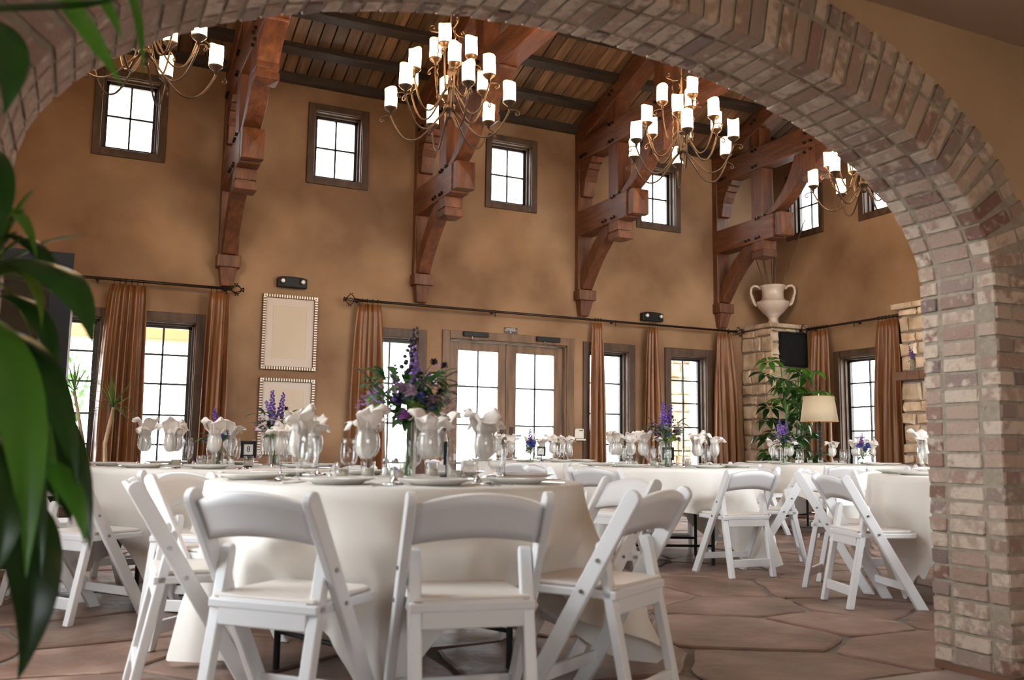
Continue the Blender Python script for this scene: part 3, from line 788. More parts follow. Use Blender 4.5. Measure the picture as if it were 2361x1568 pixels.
for k in range(20): obj('baluster', MB().tube([(0, 12.2+.4*k, -.1), (0, 12.2+.4*k, 1.25)], .015, 6), iron, parent=rl)
gp = empty('gate_post', (14.5, 14.3, 0), label='tall grey gate post outside the end wall window', cat='post')
obj('shaft', MB().box(-.14,.14,-.14,.14,-.1,2.35), mat('grey_paint', (.22,.22,.24), rough=.6), parent=gp, bevel=.01)
obj('cap', MB().box(-.19,.19,-.19,.19,2.35,2.45), mat('grey_cap', (.22,.22,.24), rough=.6), parent=gp, bevel=.01)
for i, (x, y, s) in enumerate(((-1.9, 17.5, 1.0), (-.55, 18.5, .9))):
    tr = empty('garden_tree', (x, y, 0), label=('leafy garden tree outside the leftmost window', 'smaller leafy garden tree beside the one outside the leftmost window')[i], cat='tree', group='trees outside the left windows')
    obj('trunk', MB().tube([(0,0,-.1),(.05,0,1.0),(.0,.05,1.8)], [.1,.08,.05], 8), bark, parent=tr)
    lm = MB(); rnd = random.Random(i)
    for k in range(500):
        a = rnd.uniform(0, 6.28); b = rnd.uniform(-1, 1); r_ = rnd.uniform(.4, 1.0)*s
        c = Vector((math.cos(a)*math.sqrt(1-b*b)*r_, math.sin(a)*math.sqrt(1-b*b)*r_, 1.9+b*r_))
        d = Vector((rnd.uniform(-1,1), rnd.uniform(-1,1), rnd.uniform(-1,.3))).normalized()
        lm.leaf([c, c+d*.07, c+d*.14+Vector((0,0,-.03))], .035, n=3)
    obj('foliage', lm, LEAF['bright'], parent=tr, kind='stuff')

# ================================================================== WALL FITTINGS
def rod(p0, p1, label, fin0, fin1, n_out):
    p0 = Vector(p0); p1 = Vector(p1); d = (p1-p0).normalized()
    root = empty('curtain_rod', p0, label=label, cat='curtain rod')
    obj('pole', MB().tube([(0,0,0), p1-p0], .017, 10), iron, parent=root, smooth=True)
    L_ = (p1-p0).length
    def finial(at_, dr):
        at_ = Vector(at_); mb = MB()
        mb.tube([at_, at_+dr*.05], .024, 8)
        for k in range(4):                                    # cage of leafy scrolls
            a = k*math.pi/2 + .4; sd = Vector((0,0,1))*math.sin(a) + dr.cross(Vector((0,0,1)))*math.cos(a)
            pts = []
            for i in range(13):
                t = i/12
                pts.append(at_ + dr*(.04 + .13*t) + sd*(.055*math.sin(math.pi*min(1,t*1.1)) + .012))
            mb.tube(pts, .006, 5)
            e = pts[-1]; m_ = pts[5]
            for c in (e + sd*.012 + dr*.012, m_ + sd*.016 - dr*.01, m_ + sd*.016 + dr*.02): mb.blob(c, .0095, 6, 4)
            mb.tube([e + dr*(.02*math.cos(q)) + sd*(.02*math.sin(q)-.01) for q in [i*.6 for i in range(9)]], .0045, 5)
        obj('finial', mb, iron, parent=root)
    if fin0: finial((0,0,0), -d)
    if fin1: finial(p1-p0, d)
    for s in (.02, L_*.5, L_-.02) if L_ < 4 else (.02, L_*.32, L_*.64, L_-.02):
        c = d*s
        obj('bracket', MB().tube([c, c+n_out*.12], .008, 6).tube([c+Vector((0,0,.02)), c+Vector((0,0,-.07))], .008, 6).blob(c+n_out*.12, .022, 8, 5), iron, parent=root)
    return root
NY = Vector((0,1,0)); NX = Vector((1,0,0))
RY = YW-.13; RX = XE-.13
rod((-1.3, RY, 2.79), (1.58, RY, 2.79), 'dark iron curtain rod at the left, ending beside the upper picture', False, True, NY)
rod((3.20, RY, 2.78), (9.28, RY, 2.775), 'long dark iron curtain rod over the double doors', True, True, NY)
rod((RX, 10.60, 2.78), (RX, 8.80, 2.78), 'short dark iron curtain rod on the end wall', True, False, NX)

def curtain_panel(axis, t0, t1, b0, b1, base, label, seed, z0=.02, z1=2.735):
    """pleated panel: top spans t0..t1, foot spans b0..b1, hung at `base` (y or x)"""
    rnd = random.Random(seed); ph = rnd.uniform(0, 6)
    nf = max(3, int((b1-b0)/.105)); nu = nf*8+1; nv = 26
    ks = [rnd.uniform(.75, 1.25) for _ in range(nf+2)]
    c0 = (t0+t1)/2
    def fn(u, v):
        w = v**.5
        a = t0 + (b0-t0)*w; b = t1 + (b1-t1)*w
        x = a + (b-a)*u
        fi = u*nf; k = ks[int(min(nf, fi))]*(1-(fi%1)) + ks[int(min(nf, fi))+1]*(fi%1)
        amp = (.020 + .042*min(1, v*2.2))*k
        w2 = fi + .22*math.sin(2.1*fi+ph) + .10*math.sin(2.5*v+ph*2)*v
        d = amp*(math.sin(2*math.pi*w2) + .38*math.sin(4*math.pi*w2+ph+v) + .3*(1-min(1,v*4))*math.sin(6*math.pi*w2)) + .012*math.sin(5*v+ph+u*5)
        x += .012*math.sin(4*math.pi*fi + v*3)*v
        z = z1 + (z0-z1)*v
        return (x, base+d, z) if axis == 'x' else (base-d, x, z)
    root = empty('curtain', (0,0,0), label=label, cat='curtain', group='copper silk curtains')
    obj('panel', MB().grid(nu, nv, fn), curtain, parent=root, smooth=True, solid=.004)
    n = max(3, int((t1-t0)/.06))
    for i in range(n):
        t = t0 + (t1-t0)*(i+.5)/n; mb = MB(); pts = []
        for k in range(13):
            q = 2*math.pi*k/12
            pts.append((t, base+.024*math.cos(q), 2.783+.024*math.sin(q)) if axis == 'x' else (base+.024*math.cos(q), t, 2.783+.024*math.sin(q)))
        obj('ring', MB().tube(pts, .004, 5, False).tube([(t, base, 2.76), (t, base, 2.73)] if axis == 'x' else [(base, t, 2.76), (base, t, 2.73)], .003, 4), iron, parent=root)
    return root
curtain_panel('x', .28, .66, .16, .70, RY, 'wide copper silk curtain at the left, between two tall windows', 1)
curtain_panel('x', 1.36, 1.60, 1.31, 1.62, RY, 'copper silk curtain beside the framed pictures', 2)
curtain_panel('x', 3.22, 3.50, 3.10, 3.62, RY, 'copper silk curtain left of the bouquet', 3)
curtain_panel('x', 6.72, 6.86, 6.65, 6.95, RY, 'narrow copper silk curtain right of the double doors', 4)
curtain_panel('x', 7.66, 7.82, 7.54, 7.88, RY, 'copper silk curtain below the right emergency light', 5)
curtain_panel('x', 8.94, 9.20, 8.84, 9.36, RY, 'copper silk curtain beside the corner pier', 6)
curtain_panel('y', 10.20, 10.58, 10.16, 10.68, RX, 'copper silk curtain of the end wall beside the speaker', 7)
curtain_panel('y', 8.90, 9.28, 8.84, 9.40, RX, 'copper silk curtain of the end wall beside the chimney', 8)

def picture(x0, x1, z0, z1, label):
    o = empty('picture_frame', (x0, YW, z0), label=label, cat='picture', group='blank framed pictures')
    w, h = x1-x0, z1-z0; f = .045
    obj('moulding', MB().box(0,f,-.035,0,0,h).box(w-f,w,-.035,0,0,h).box(f,w-f,-.035,0,0,f).box(f,w-f,-.035,0,h-f,h), giltd, parent=o, bevel=.006)
    b = MB()
    n = 30
    for i in range(n):
        t = h*(i+.5)/n
        for x in (f/2, w-f/2): b.box(x-f*.42, x+f*.42, -.046, -.03, t-h/n*.25, t+h/n*.25)
    n = 22
    for i in range(n):
        t = w*(i+.5)/n
        for z in (f/2, h-f/2): b.box(t-w/n*.25, t+w/n*.25, -.046, -.03, z-f*.42, z+f*.42)
    obj('beading', b, gilt, parent=o, bevel=.003)
    obj('mat', MB().box(f, w-f, -.012, -.005, f, h-f), matboard, parent=o)
    obj('inner_rim', MB().box(.135,.141,-.016,-.012,.15,h-.14).box(w-.141,w-.135,-.016,-.012,.15,h-.14).box(.135,w-.135,-.016,-.012,.15,.156).box(.135,w-.135,-.016,-.012,h-.146,h-.14), paper, parent=o)
    obj('blank_sheet', MB().box(.141, w-.141, -.014, -.011, .156, h-.146), paper, parent=o)
picture(2.02, 2.71, 1.84, 2.79, 'blank picture in a beaded silver gilt frame, the upper of two')
picture(2.02, 2.71, .79, 1.74, 'blank picture in a beaded silver gilt frame, the lower, behind glasses')

def emergency(x, z, label):
    o = empty('emergency_light', (x, YW, z), label=label, cat='emergency light', group='twin emergency lights')
    pts = [(0,0),(.37,0),(.37,.12),(.30,.135),(.185,.14),(.07,.135),(0,.12)]
    obj('housing', MB().prism(pts, 'y', -.09, 0), blackm, parent=o, bevel=.012)
    for x_ in (.06, .31):
        obj('lamp_head', MB().lathe([(.0,.0),(.03,.002),(.036,.02),(.034,.035),(0,.036)], 16).mesh('lamp_head', True), steel, parent=o, loc=(x_, -.088, .075)).rotation_euler = (R(90), 0, 0)
    obj('lens', MB().blob((.06,-.126,.075), (.024,.006,.024), 12, 8).blob((.31,-.126,.075), (.024,.006,.024), 12, 8), card, parent=o, smooth=True)
emergency(2.18, 2.88, 'black twin-lamp emergency light above the upper picture')
emergency(7.60, 2.84, 'black twin-lamp emergency light above the curtain right of the doors')

def text(s, size, m, parent, loc, rot=(R(90),0,0), ext=.0015, align='CENTER'):
    cu = bpy.data.curves.new('lettering', 'FONT'); cu.body = s; cu.size = size; cu.align_x = align; cu.align_y = 'CENTER'; cu.extrude = ext
    t = bpy.data.objects.new('tmp_text', cu); col.objects.link(t)
    bpy.context.view_layer.update()
    me = bpy.data.meshes.new_from_object(t.evaluated_get(bpy.context.evaluated_depsgraph_get()))
    bpy.data.objects.remove(t)
    me.materials.clear(); me.materials.append(m)
    o = bpy.data.objects.new('lettering', me); col.objects.link(o)
    o.parent = parent; o.location = loc; o.rotation_euler = rot
    return o
sg = empty('occupancy_sign', (5.34, YW, 2.505), label='small dark sign reading MAXIMUM OCCUPANCY 61 above the double doors', cat='sign')
obj('plate', MB().box(0, .21, -.008, 0, 0, .085), mat('sign_brown', (.07,.05,.045), rough=.5), parent=sg, bevel=.002)
for s, z in (('MAXIMUM', .066), ('OCCUPANCY', .043), ('61', .018)): text(s, .03, card, sg, (.105, -.0085, z))

kp = empty('alarm_keypad', (6.47, YW, 1.06), label='white alarm keypad on the wall right of the double doors', cat='keypad')
obj('body', MB().prism([(0,0),(.16,0),(.16,.12),(.14,.14),(.02,.14),(0,.12)], 'y', -.03, 0), whitepl, parent=kp, bevel=.006)
obj('screen', MB().box(.07,.13,-.033,-.03,.105,.122), mat('lcd_green', (.12,.16,.07), rough=.3), parent=kp)
obj('buttons', MB().box(.05,.06,-.033,-.03,.04,.085).box(.068,.078,-.033,-.03,.04,.085).box(.086,.096,-.033,-.03,.04,.085).box(.104,.114,-.033,-.03,.04,.085), card, parent=kp)
obj('flap', MB().box(.01,.17,-.05,-.03,-.03,-.005), whitepl, parent=kp, bevel=.003)
pl = empty('wall_plaque', (4.24, YW, 1.72), label='small framed plaque on the wall beside the double doors, behind the bouquet', cat='plaque')
obj('frame', MB().box(0,.14,-.015,0,0,.2), casingw, parent=pl, bevel=.004)
obj('sheet', MB().box(.025,.115,-.018,-.015,.03,.17), card, parent=pl)

# ================================================================== CHANDELIERS
def chandelier_proto():
    root = empty('chandelier', (0,0,0))
    Z = 3.57
    obj('stem', MB().tube([(0,0,Z+.22),(0,0,ZR-.25)], .009, 8), bronze, parent=root, smooth=True)
    hub = obj('hub', MB().lathe([(0,.17),(.02,.175),(.03,.20),(.028,.25),(.05,.255),(.052,.30),(.03,.305),(.02,.34),(.018,.44),(.04,.445),(.042,.485),(.02,.49),(.014,.56),(.03,.6),(.012,.66),(0,.67)], 16, (0,0,Z)), bronze, parent=root, smooth=True)
    for k in range(3):                                        # crowning scrolls with twisted rods
        a = k*2.094+.5; ca, sa = math.cos(a), math.sin(a)
        pts = [(.0,1.05)] + [(.06+.05*math.sin(t*.5)+.1*t/6, 1.02-.05*math.sin(t*.52)) for t in range(0,7)]
        sp_ = [(.16+.035*(1-i/14)*math.cos(-1.2+i*.55), 1.02+.035*(1-i/14)*math.sin(-1.2+i*.55)) for i in range(13)]
        obj('crown_scroll', MB().tube([(r_*ca, r_*sa, Z+z) for r_, z in pts[:1]+[(.05,.99),(.1,.975),(.15,.985)]+sp_], .007, 6), bronze, parent=root, smooth=True)
        obj('twisted_rod', MB().tube([(.11*ca+.004*math.cos(i*1.3), .11*sa+.004*math.sin(i*1.3), Z+.36+.62*i/40) for i in range(41)], .006, 5), bronze, parent=root)
    arm_me = {}; cup_me = sh_me = None
    def arm_mesh(Rr, z0, dip, z1):
        pts = []
        for i in range(15):
            t = i/14; r_ = .025 + (Rr-.025)*t
            if t < .5: z = z0 + (dip-z0)*math.sin(math.pi*t)**1.0
            else: z = dip + (z1-dip)*(1-math.sin(math.pi*t))**1.3
            r_ = .025 + (Rr-.025)*(t**.8)
            pts.append((r_, 0, z))
        pts.append((Rr, 0, z1+.02))
        mb = MB().tube(pts, .0085, 7)
        sc_ = [(Rr, 0, z1+.005), (Rr+.03, 0, z1+.012), (Rr+.065, 0, z1+.002)] + [(Rr+.07+.026*(1-i/12)*math.cos(1.2-i*.6), 0, z1-.03+.026*(1-i/12)*math.sin(1.2-i*.6)) for i in range(10)]
        mb.tube(sc_, .006, 6)
        me = mb.mesh('arm', True); me.materials.append(bronze); return me
    cup = MB().lathe([(0,0),(.012,.0),(.014,.02),(.03,.03),(.052,.052),(.058,.062),(.05,.064),(0,.06)], 18).mesh('cup', True); cup.materials.append(bronze)
    rnd = random.Random(3); shades = []
    for v in range(3):
        mb = MB(); n = 20; hh = [.172+.012*math.sin(2*math.pi*i/n*(1 if v == 0 else 2)+v*2)+.004*math.sin(7*i) for i in range(n)]
        vs = []
        for j in range(5):
            for i in range(n):
                a = 2*math.pi*i/n; z = hh[i]*j/4; r_ = .054+.002*math.sin(3*a+j)
                vs.append((r_*math.cos(a), r_*math.sin(a), z))
        for i in range(n):
            a = 2*math.pi*i/n; vs.append((.047*math.cos(a), .047*math.sin(a), hh[i]-.004))
        for i in range(n):
            a = 2*math.pi*i/n; vs.append((.047*math.cos(a), .047*math.sin(a), .03))
        fs = [(j*n+i, j*n+(i+1)%n, (j+1)*n+(i+1)%n, (j+1)*n+i) for j in range(6) for i in range(n)] + [tuple(range(n))[::-1], tuple(range(6*n,7*n))]
        me = mb.add(vs, fs).mesh('shade', True); me.materials.append(shade_e); shades.append(me)
    for tier, (nn, Rr, z0, dip, zc, a0) in enumerate(((6,.53,.26,.0,.225,R(25.5)), (6,.37,.46,.20,.445,R(14.5)), (3,.19,.50,.40,.70,R(113.5)))):
        am = arm_mesh(Rr, Z+z0, Z+dip, Z+zc)
        for k in range(nn):
            a = a0 + 2*math.pi*k/nn
            o = bpy.data.objects.new('arm', am); col.objects.link(o); o.parent = root; o.rotation_euler = (0,0,a)
            c = bpy.data.objects.new('cup', cup); col.objects.link(c); c.parent = o; c.location = (Rr, 0, Z+zc+.02)
            s = bpy.data.objects.new('shade', shades[(k+tier) % 3]); col.objects.link(s); s.parent = o; s.location = (Rr, 0, Z+zc+.082); s.rotation_euler = (0,0,k*1.7)
    return Proto(root)
chp = chandelier_proto()
for x, rz, lab in ((.31, -16, 'bronze candle-shade chandelier at the upper left, partly behind a leaf'), (2.78, 0, 'bronze three-tier chandelier with fifteen glowing shades hanging left of centre'),
               (5.25, 33.5, 'bronze three-tier chandelier hanging in front of the fourth high window'), (7.68, -14.5, 'bronze chandelier at the right, half cut off by the brick arch')):
    chp.put((x, YR, 0), R(rz), lab, 'chandelier', 'bronze chandeliers')

# ================================================================== CHAIRS
def chair_proto():
    root = empty('folding_chair', (0,0,0))
    H = .765
    def ry(z): return .215 - .45*z/H                           # y of the long side rail at height z
    for s in (-1, 1):
        mb = MB(); x = s*.213; w = .014; d = .029
        poly = []
        t = Vector((0, ry(H)-ry(0), H)).normalized(); nrm = Vector((0, t.z, -t.y))
        pts = [(ry(0)-nrm.y*d/1.0, 0.0), (ry(0)+nrm.y*d*1.0, 0.0)]
        e = Vector((0, ry(H-.02), H-.02))
        poly = [(ry(0)-.034, 0), (ry(0)+.034, 0), (e.y+nrm.y*d, e.z+nrm.z*d)]
        for k in range(1, 6):
            a = math.pi*k/6; q = e + nrm*d*math.cos(a) + t*.026*math.sin(a); poly.append((q.y, q.z))
        poly.append((e.y-nrm.y*d, e.z-nrm.z*d))
        obj('side_rail', mb.prism(poly, 'x', x-w, x+w), chairw, parent=root, bevel=.005)
        # rear leg, pinned inside the rail
        xl = s*.178; lt = Vector((0, -.09, .565)); lb = Vector((0, -.205, 0)); tl = (lt-lb).normalized(); nl = Vector((0, tl.z, -tl.y))
        hd = .017
        poly = [(lb.y-hd*1.05, 0), (lb.y+hd*1.05, 0), (lt.y+nl.y*hd, lt.z+nl.z*hd)]
        for k in range(1, 5):
            a = math.pi*k/5; q = lt + nl*hd*math.cos(a) + tl*.03*math.sin(a); poly.append((q.y, q.z))
        poly.append((lt.y-nl.y*hd, lt.z-nl.z*hd))
        obj('rear_leg', MB().prism(poly, 'x', xl-.02, xl+.02), chairw, parent=root, bevel=.005)
        bo = MB()
        for z in (.535, .43):
            for xx in (s*.229,): bo.tube([(xx-.004, ry(z), z), (xx+.004, ry(z), z)], .007, 8)
        obj('bolt', bo, steel, parent=root)
    def back(u, v):
        x = -.2+.4*u; k = 1-(2*u-1)**2
        z = .612 + (.118+.012*k)*v + .022*k
        return (x, ry(z) - .005 - .022*k, z)
    obj('backrest', MB().grid(15, 5, back), chairw, parent=root, smooth=True, solid=.017, bevel=0)
    def rrect(x0, x1, y0, y1, r_, n=5):
        p = []
        for cx, cy, a0 in ((x1-r_,y1-r_,0),(x0+r_,y1-r_,90),):
            for k in range(n+1):
                a = R(a0+90*k/n); p.append((cx+r_*math.cos(a), cy+r_*math.sin(a)))
        return p + [(x0,y0),(x1,y0)]
    obj('seat_frame', MB().prism(rrect(-.198,.198,-.15,.225,.06), 'z', .405, .435), chairw, parent=root, bevel=.006)
    obj('seat_pad', MB().prism(rrect(-.185,.185,-.145,.21,.055), 'z', .435, .45), padm, parent=root, bevel=.008)
    obj('rear_apron', MB().box(-.16,.16,-.148,-.122,.355,.44), chairw, parent=root, bevel=.005)
    zf = .125; obj('front_stretcher', MB().bar((-.2,ry(zf),zf), (.2,ry(zf),zf), .02, .045, (0,1,0)), chairw, parent=root, bevel=.004)
    zr = .10; yr = -.205+.115*zr/.565; obj('rear_stretcher', MB().box(-.16,.16,yr-.011,yr+.011,zr-.028,zr+.028), chairw, parent=root, bevel=.004)
    return Proto(root)
chairs = chair_proto()

# ================================================================== TABLES
def cloth_mesh(Rt, half, rot, seed, seats, zt=.765):
    rnd = random.Random(seed); nu = 192; rings = [0, .3, .7, .93, .985]
    ph = [rnd.uniform(0, 6.28) for _ in range(5)]
    vs = []; fs = []
    for k in rings:
        for i in range(nu):
            a = 2*math.pi*i/nu; vs.append((Rt*k*math.cos(a), Rt*k*math.sin(a), zt+.003*(k < .95)))
    nd = 14
    for j in range(nd+1):
        t = j/nd
        for i in range(nu):
            a = 2*math.pi*i/nu; b = a - rot
            q = abs(((b + math.pi/4) % (math.pi/2)) - math.pi/4)         # 0 at the middle of a side, pi/4 at a corner
            side = half/math.cos(q)
            drop = min(side - Rt, .74)
            dc = math.pi/4 - q                                        # angle from the corner
            d = drop*t
            g = 1.9 + .3*math.exp(-(dc/.35)**2)
            fold = g*(.10*math.cos(9*b + 1.1*math.sin(2*b+ph[0])) + .07*math.cos(15*b+ph[1]+.8*math.sin(3*b)) + .045*math.cos(23*b+ph[2]))
            fold = fold if fold > 0 else fold*.6
            corner = .20*math.exp(-(dc/.13)**2) - .14*math.exp(-((dc-.26)/.11)**2)
            r_ = Rt + .006 + d*(.075 + (fold + corner)*min(1.0, .15+1.2*t))
            z = zt - .006 - d*(.985)
            for sa, rad in seats:                                          # the chair seats push the cloth in
                dd = (a - R(sa) + math.pi) % (2*math.pi) - math.pi
                lim = max(.56, rad - .235)/max(.5, math.cos(dd))
                if abs(dd) < .36 and z < .56:
                    k = min(1, (.56-z)/.10)*min(1, (.37-abs(dd))/.09)
                    if r_ > lim: r_ = r_ + (lim - r_)*k
            vs.append((r_*math.cos(a), r_*math.sin(a), max(z, .012)))
    n_r = len(rings) + nd + 1
    for j in range(1, n_r):
        for i in range(nu):
            p = (j-1)*nu
            if j == 1: continue
            fs.append((p+i, p+(i+1)%nu, p+nu+(i+1)%nu, p+nu+i))
    fs.append(tuple(range(nu, 2*nu)))
    mb = MB(); mb.add(vs[nu:], [tuple(i-nu for i in f) for f in fs])
    return mb
TABLES = {   # centre, radius, cloth half width, cloth rotation of a side, where
 'near': ((1.24,3.70), .765, 1.11, R(-67), 'near bouquet table'),
 'eight': ((.82,6.02), .765, 1.09, R(-75), 'left number 8 table'),
 'four': ((4.60,9.15), .765, 1.09, R(10), 'far number 4 table'),
 'five': ((4.49,6.45), .765, 1.09, R(-25), 'middle number 5 table'),
 'corner': ((7.95,8.2), .90, 1.22, R(20), 'far right table'),
 'jamb': ((5.30,3.95), .765, 1.09, R(35), 'table beside the brick jamb'),
}
SEATS = {'near': [178, 231, 265, 301, 3, 45, 88, 131], 'eight': [175, 220, 258, 318, 352, 28, 70, 115], 'five': [-90, -150, -36, 8, 52, 95, 135, 174],
         'four': [-122, -85, -45, 0, 45, 92, 137, 182], 'corner': [-124, -84, -42, 0, 95, 140, 188], 'jamb': [168, 125, 80, 38, 0, -45, -88, -135]}
SEATR = {('near', 0): .80}
TURN = {('near', 0): 0, ('near', 1): -8, ('near', 2): -5, ('near', 3): 0, ('eight', 2): -22, ('eight', 1): -6, ('jamb', 0): -9}
RAD = {'near': .94, 'eight': .92, 'five': .93, 'four': .93, 'corner': 1.07, 'jamb': .96}
for key, (c, Rt, half, rot, where) in TABLES.items():
    t = empty('round_table', (c[0], c[1], 0), label='round folding table under its cloth, the ' + where, cat='table', group='round tables')
    obj('tabletop', MB().lathe([(0,.735),(Rt-.01,.735),(Rt-.005,.745),(Rt-.005,.755),(Rt-.01,.761),(0,.761)], 64), casingw, parent=t)
    for k in range(4):
        a = rot + math.pi/4 + k*math.pi/2; r0 = Rt*.62
        obj('leg', MB().tube([(r0*math.cos(a), r0*math.sin(a), .735), (r0*math.cos(a), r0*math.sin(a), 0)], .014, 8), blackm, parent=t)
    for k in range(2):
        a = rot + math.pi/4; b = a + math.pi/2; r0 = Rt*.62; s = 1 if k == 0 else -1
        obj('brace', MB().tube([(s*r0*math.cos(a), s*r0*math.sin(a), .15), (s*r0*math.cos(b), s*r0*math.sin(b), .15)], .01, 8), blackm, parent=t)
    obj('tablecloth', cloth_mesh(Rt, half, rot, len(key)*7, [(a, SEATR.get((key, i), RAD[key])) for i, a in enumerate(SEATS[key])]), clothm, loc=(c[0], c[1], 0), smooth=True,
        label='ivory linen cloth with pointed corners, on the ' + where, cat='tablecloth', group='ivory tablecloths')

PLACE = ['front', 'front right', 'right', 'back right', 'back', 'back left', 'left', 'front left']
def clock_of(key, a):       # degrees round the table from the side facing the viewer, towards the right of the picture
    c = TABLES[key][0]; toward = -Vector((c[0], c[1])).normalized(); d = Vector((math.cos(R(a)), math.sin(R(a))))
    return math.degrees(math.atan2(d.dot(Vector((-toward.y, toward.x))), d.dot(toward))) % 360
def seat_names(key):
    clock = lambda a: clock_of(key, a)
    cl = [(clock(a), i) for i, a in enumerate(SEATS[key])]
    cl.sort(key=lambda q: min(q[0], 360-q[0])); start = cl[0][0]
    order = sorted(((clock(a)-start+1) % 360, i) for i, a in enumerate(SEATS[key]))
    return {i: PLACE[k] for k, (_, i) in enumerate(order)}
for key in TABLES:
    c, Rt, half, rot, where = TABLES[key]; nm = seat_names(key); rnd = random.Random(len(key))
    for i, a in enumerate(SEATS[key]):
        rr = SEATR.get((key, i), RAD[key] + rnd.uniform(-.02,.03))
        p = (c[0] + rr*math.cos(R(a)), c[1] + rr*math.sin(R(a)), 0)
        if p[0] > 9.1 or (key == 'jamb' and i in (4, 5, 6)): continue
        chairs.put(p, R(a) + math.pi/2 + R(TURN.get((key, i), rnd.uniform(-5, 5))), 'white folding chair, %s place, %s' % (nm[i], where), 'chair', 'white folding chairs')

# ================================================================== TABLEWARE
ZT = .769
def lathe_proto(name, prof, m, n=24):
    return Proto(obj(name, MB().lathe(prof, n).mesh(name, True), m))
plateP = lathe_proto('dinner_plate', [(0,.004),(.07,.004),(.075,0),(.085,.001),(.095,.008),(.135,.02),(.137,.022),(.134,.023),(.095,.012),(.08,.007),(0,.007)], china, 36)
gobletP = lathe_proto('water_goblet', [(0,0),(.036,.001),(.037,.003),(.012,.008),(.008,.014),(.011,.022),(.007,.03),(.010,.04),(.022,.048),(.035,.062),(.039,.085),(.038,.12),(.035,.172),(.0335,.172),(.0365,.12),(.0375,.085),(.0335,.064),(.02,.052),(0,.05)], clear)
wineP = lathe_proto('wine_glass', [(0,0),(.034,.001),(.035,.003),(.01,.008),(.0055,.016),(.005,.055),(.0065,.075),(.02,.088),(.036,.108),(.0425,.135),(.041,.165),(.034,.2),(.033,.2),(.0398,.165),(.0412,.135),(.0345,.109),(.018,.091),(0,.084)], clear)
votP = empty('votive_candle', (0,0,0))
obj('cup', MB().lathe([(0,0),(.026,0),(.028,.003),(.032,.068),(.0305,.068),(.027,.008),(0,.008)], 20).mesh('cup', True), clear, parent=votP)
obj('wax', MB().lathe([(0,.009),(.0262,.009),(.0285,.04),(0,.041)], 20).mesh('wax', True), wax, parent=votP)
obj('wick', MB().tube([(0,0,.04),(0,0,.05)], .001, 5), ink, parent=votP)
votP = Proto(votP)
favP = empty('silver_favor', (0,0,0))
obj('wrapper', MB().lathe([(0,0),(.016,.001),(.017,.006),(.012,.016),(.004,.026),(0,.03)], 12).mesh('wrapper', True), silver, parent=favP)
obj('paper_strip', MB().tube([(0,0,.028),(.002,0,.045),(-.003,.002,.062)], .0012, 5), FL['purple'], parent=favP)
favP = Proto(favP)
def fork_mesh():
    mb = MB().box(-.004,.004,-.09,.02,0,.003).box(-.011,.011,.02,.04,0,.003)
    for k in range(4): mb.box(-.011+k*.0065, -.011+k*.0065+.003, .04, .085, .001, .003)
    return mb
forkP = Proto(obj('fork', fork_mesh(), silver, bevel=.001))
knifeP = Proto(obj('knife', MB().prism([(-.005,-.11),(.005,-.11),(.006,-.01),(.009,.0),(.009,.08),(.003,.11),(-.006,.115),(-.006,0)], 'z', 0, .003), silver, bevel=.001))
spoonP = Proto(obj('spoon', MB().box(-.004,.004,-.09,.03,0,.003).blob((0,.055,.003), (.019,.03,.006), 12, 6), silver, smooth=False))
def napkin(seed):
    rnd = random.Random(seed); n = 30; mb = MB(); vs = []; ph = [rnd.uniform(0,6.28) for _ in range(6)]
    levels = [(.016,.0),(.030,.018),(.035,.042),(.033,.072),(.029,.102),(.031,.118),(.026,.135),(.012,.142)]
    m = len(levels)
    for j, (r_, z) in enumerate(levels):                      # the bunched part inside the glass
        for i in range(n):
            a = 2*math.pi*i/n; rr = r_*(1 + .10*math.cos(7*a+ph[2]+j*.5) + .05*math.cos(11*a+ph[3]-j*.3))
            vs.append((rr*math.cos(a), rr*math.sin(a), z + .006*math.cos(3*a+ph[1])*(j > 4)))
    mb.add(vs, [(j*n+i, j*n+(i+1)%n, (j+1)*n+(i+1)%n, (j+1)*n+i) for j in range(m-1) for i in range(n)] + [tuple(range(n))[::-1]])
    nf = rnd.choice((4, 5))
    for k in range(nf):                                       # soft corners flopping out over the rim
        a = 2*math.pi*k/nf + rnd.uniform(-.4,.4) + ph[0]; up_ = rnd.uniform(.03, .075); ou = rnd.uniform(.05, .085)
        d = Vector((math.cos(a), math.sin(a), 0)); s_ = Vector((-math.sin(a), math.cos(a), 0)); W2 = rnd.uniform(.034, .046); tw = rnd.uniform(-.3,.3); dr = rnd.uniform(-.02, .035)
        def fn(u, v):
            w = W2*(.55 + .75*math.sin(math.pi*min(1, v*.9+.05)))*(1 - .72*max(0, v-.6)/.4)
            x = (2*u-1)*w; r_ = .016 + ou*v**1.25; z = .112 + up_*math.sin(math.pi*min(1, .62*v+.02))*1.25 - dr*v*v + .010*math.cos(5*u+ph[k % 6]) - .016*(2*u-1)**2*(1-v) + .007*math.sin(9*v+4*u+ph[1])
            return tuple(d*(r_ + .012*math.cos(3*math.pi*u)*v) + s_*(x + tw*w*v) + Vector((0,0,z)))
        mb.grid(8, 9, fn)
    return Proto(obj('napkin', mb.mesh('napkin', True), napm, solid=.0015))
naps = [napkin(s) for s in (1, 5, 9, 14, 21, 30)]
shakeP = empty('salt_shaker', (0,0,0))
obj('jar', MB().lathe([(0,0),(.018,0),(.019,.004),(.016,.06),(0,.062)], 14).mesh('jar', True), clear, parent=shakeP)
obj('salt', MB().lathe([(0,.003),(.015,.003),(.0145,.04),(0,.041)], 14).mesh('salt', True), card, parent=shakeP)
obj('cap', MB().lathe([(0,.06),(.017,.06),(.016,.075),(.008,.083),(0,.084)], 14).mesh('cap', True), steel, parent=shakeP)
shakeP = Proto(shakeP)

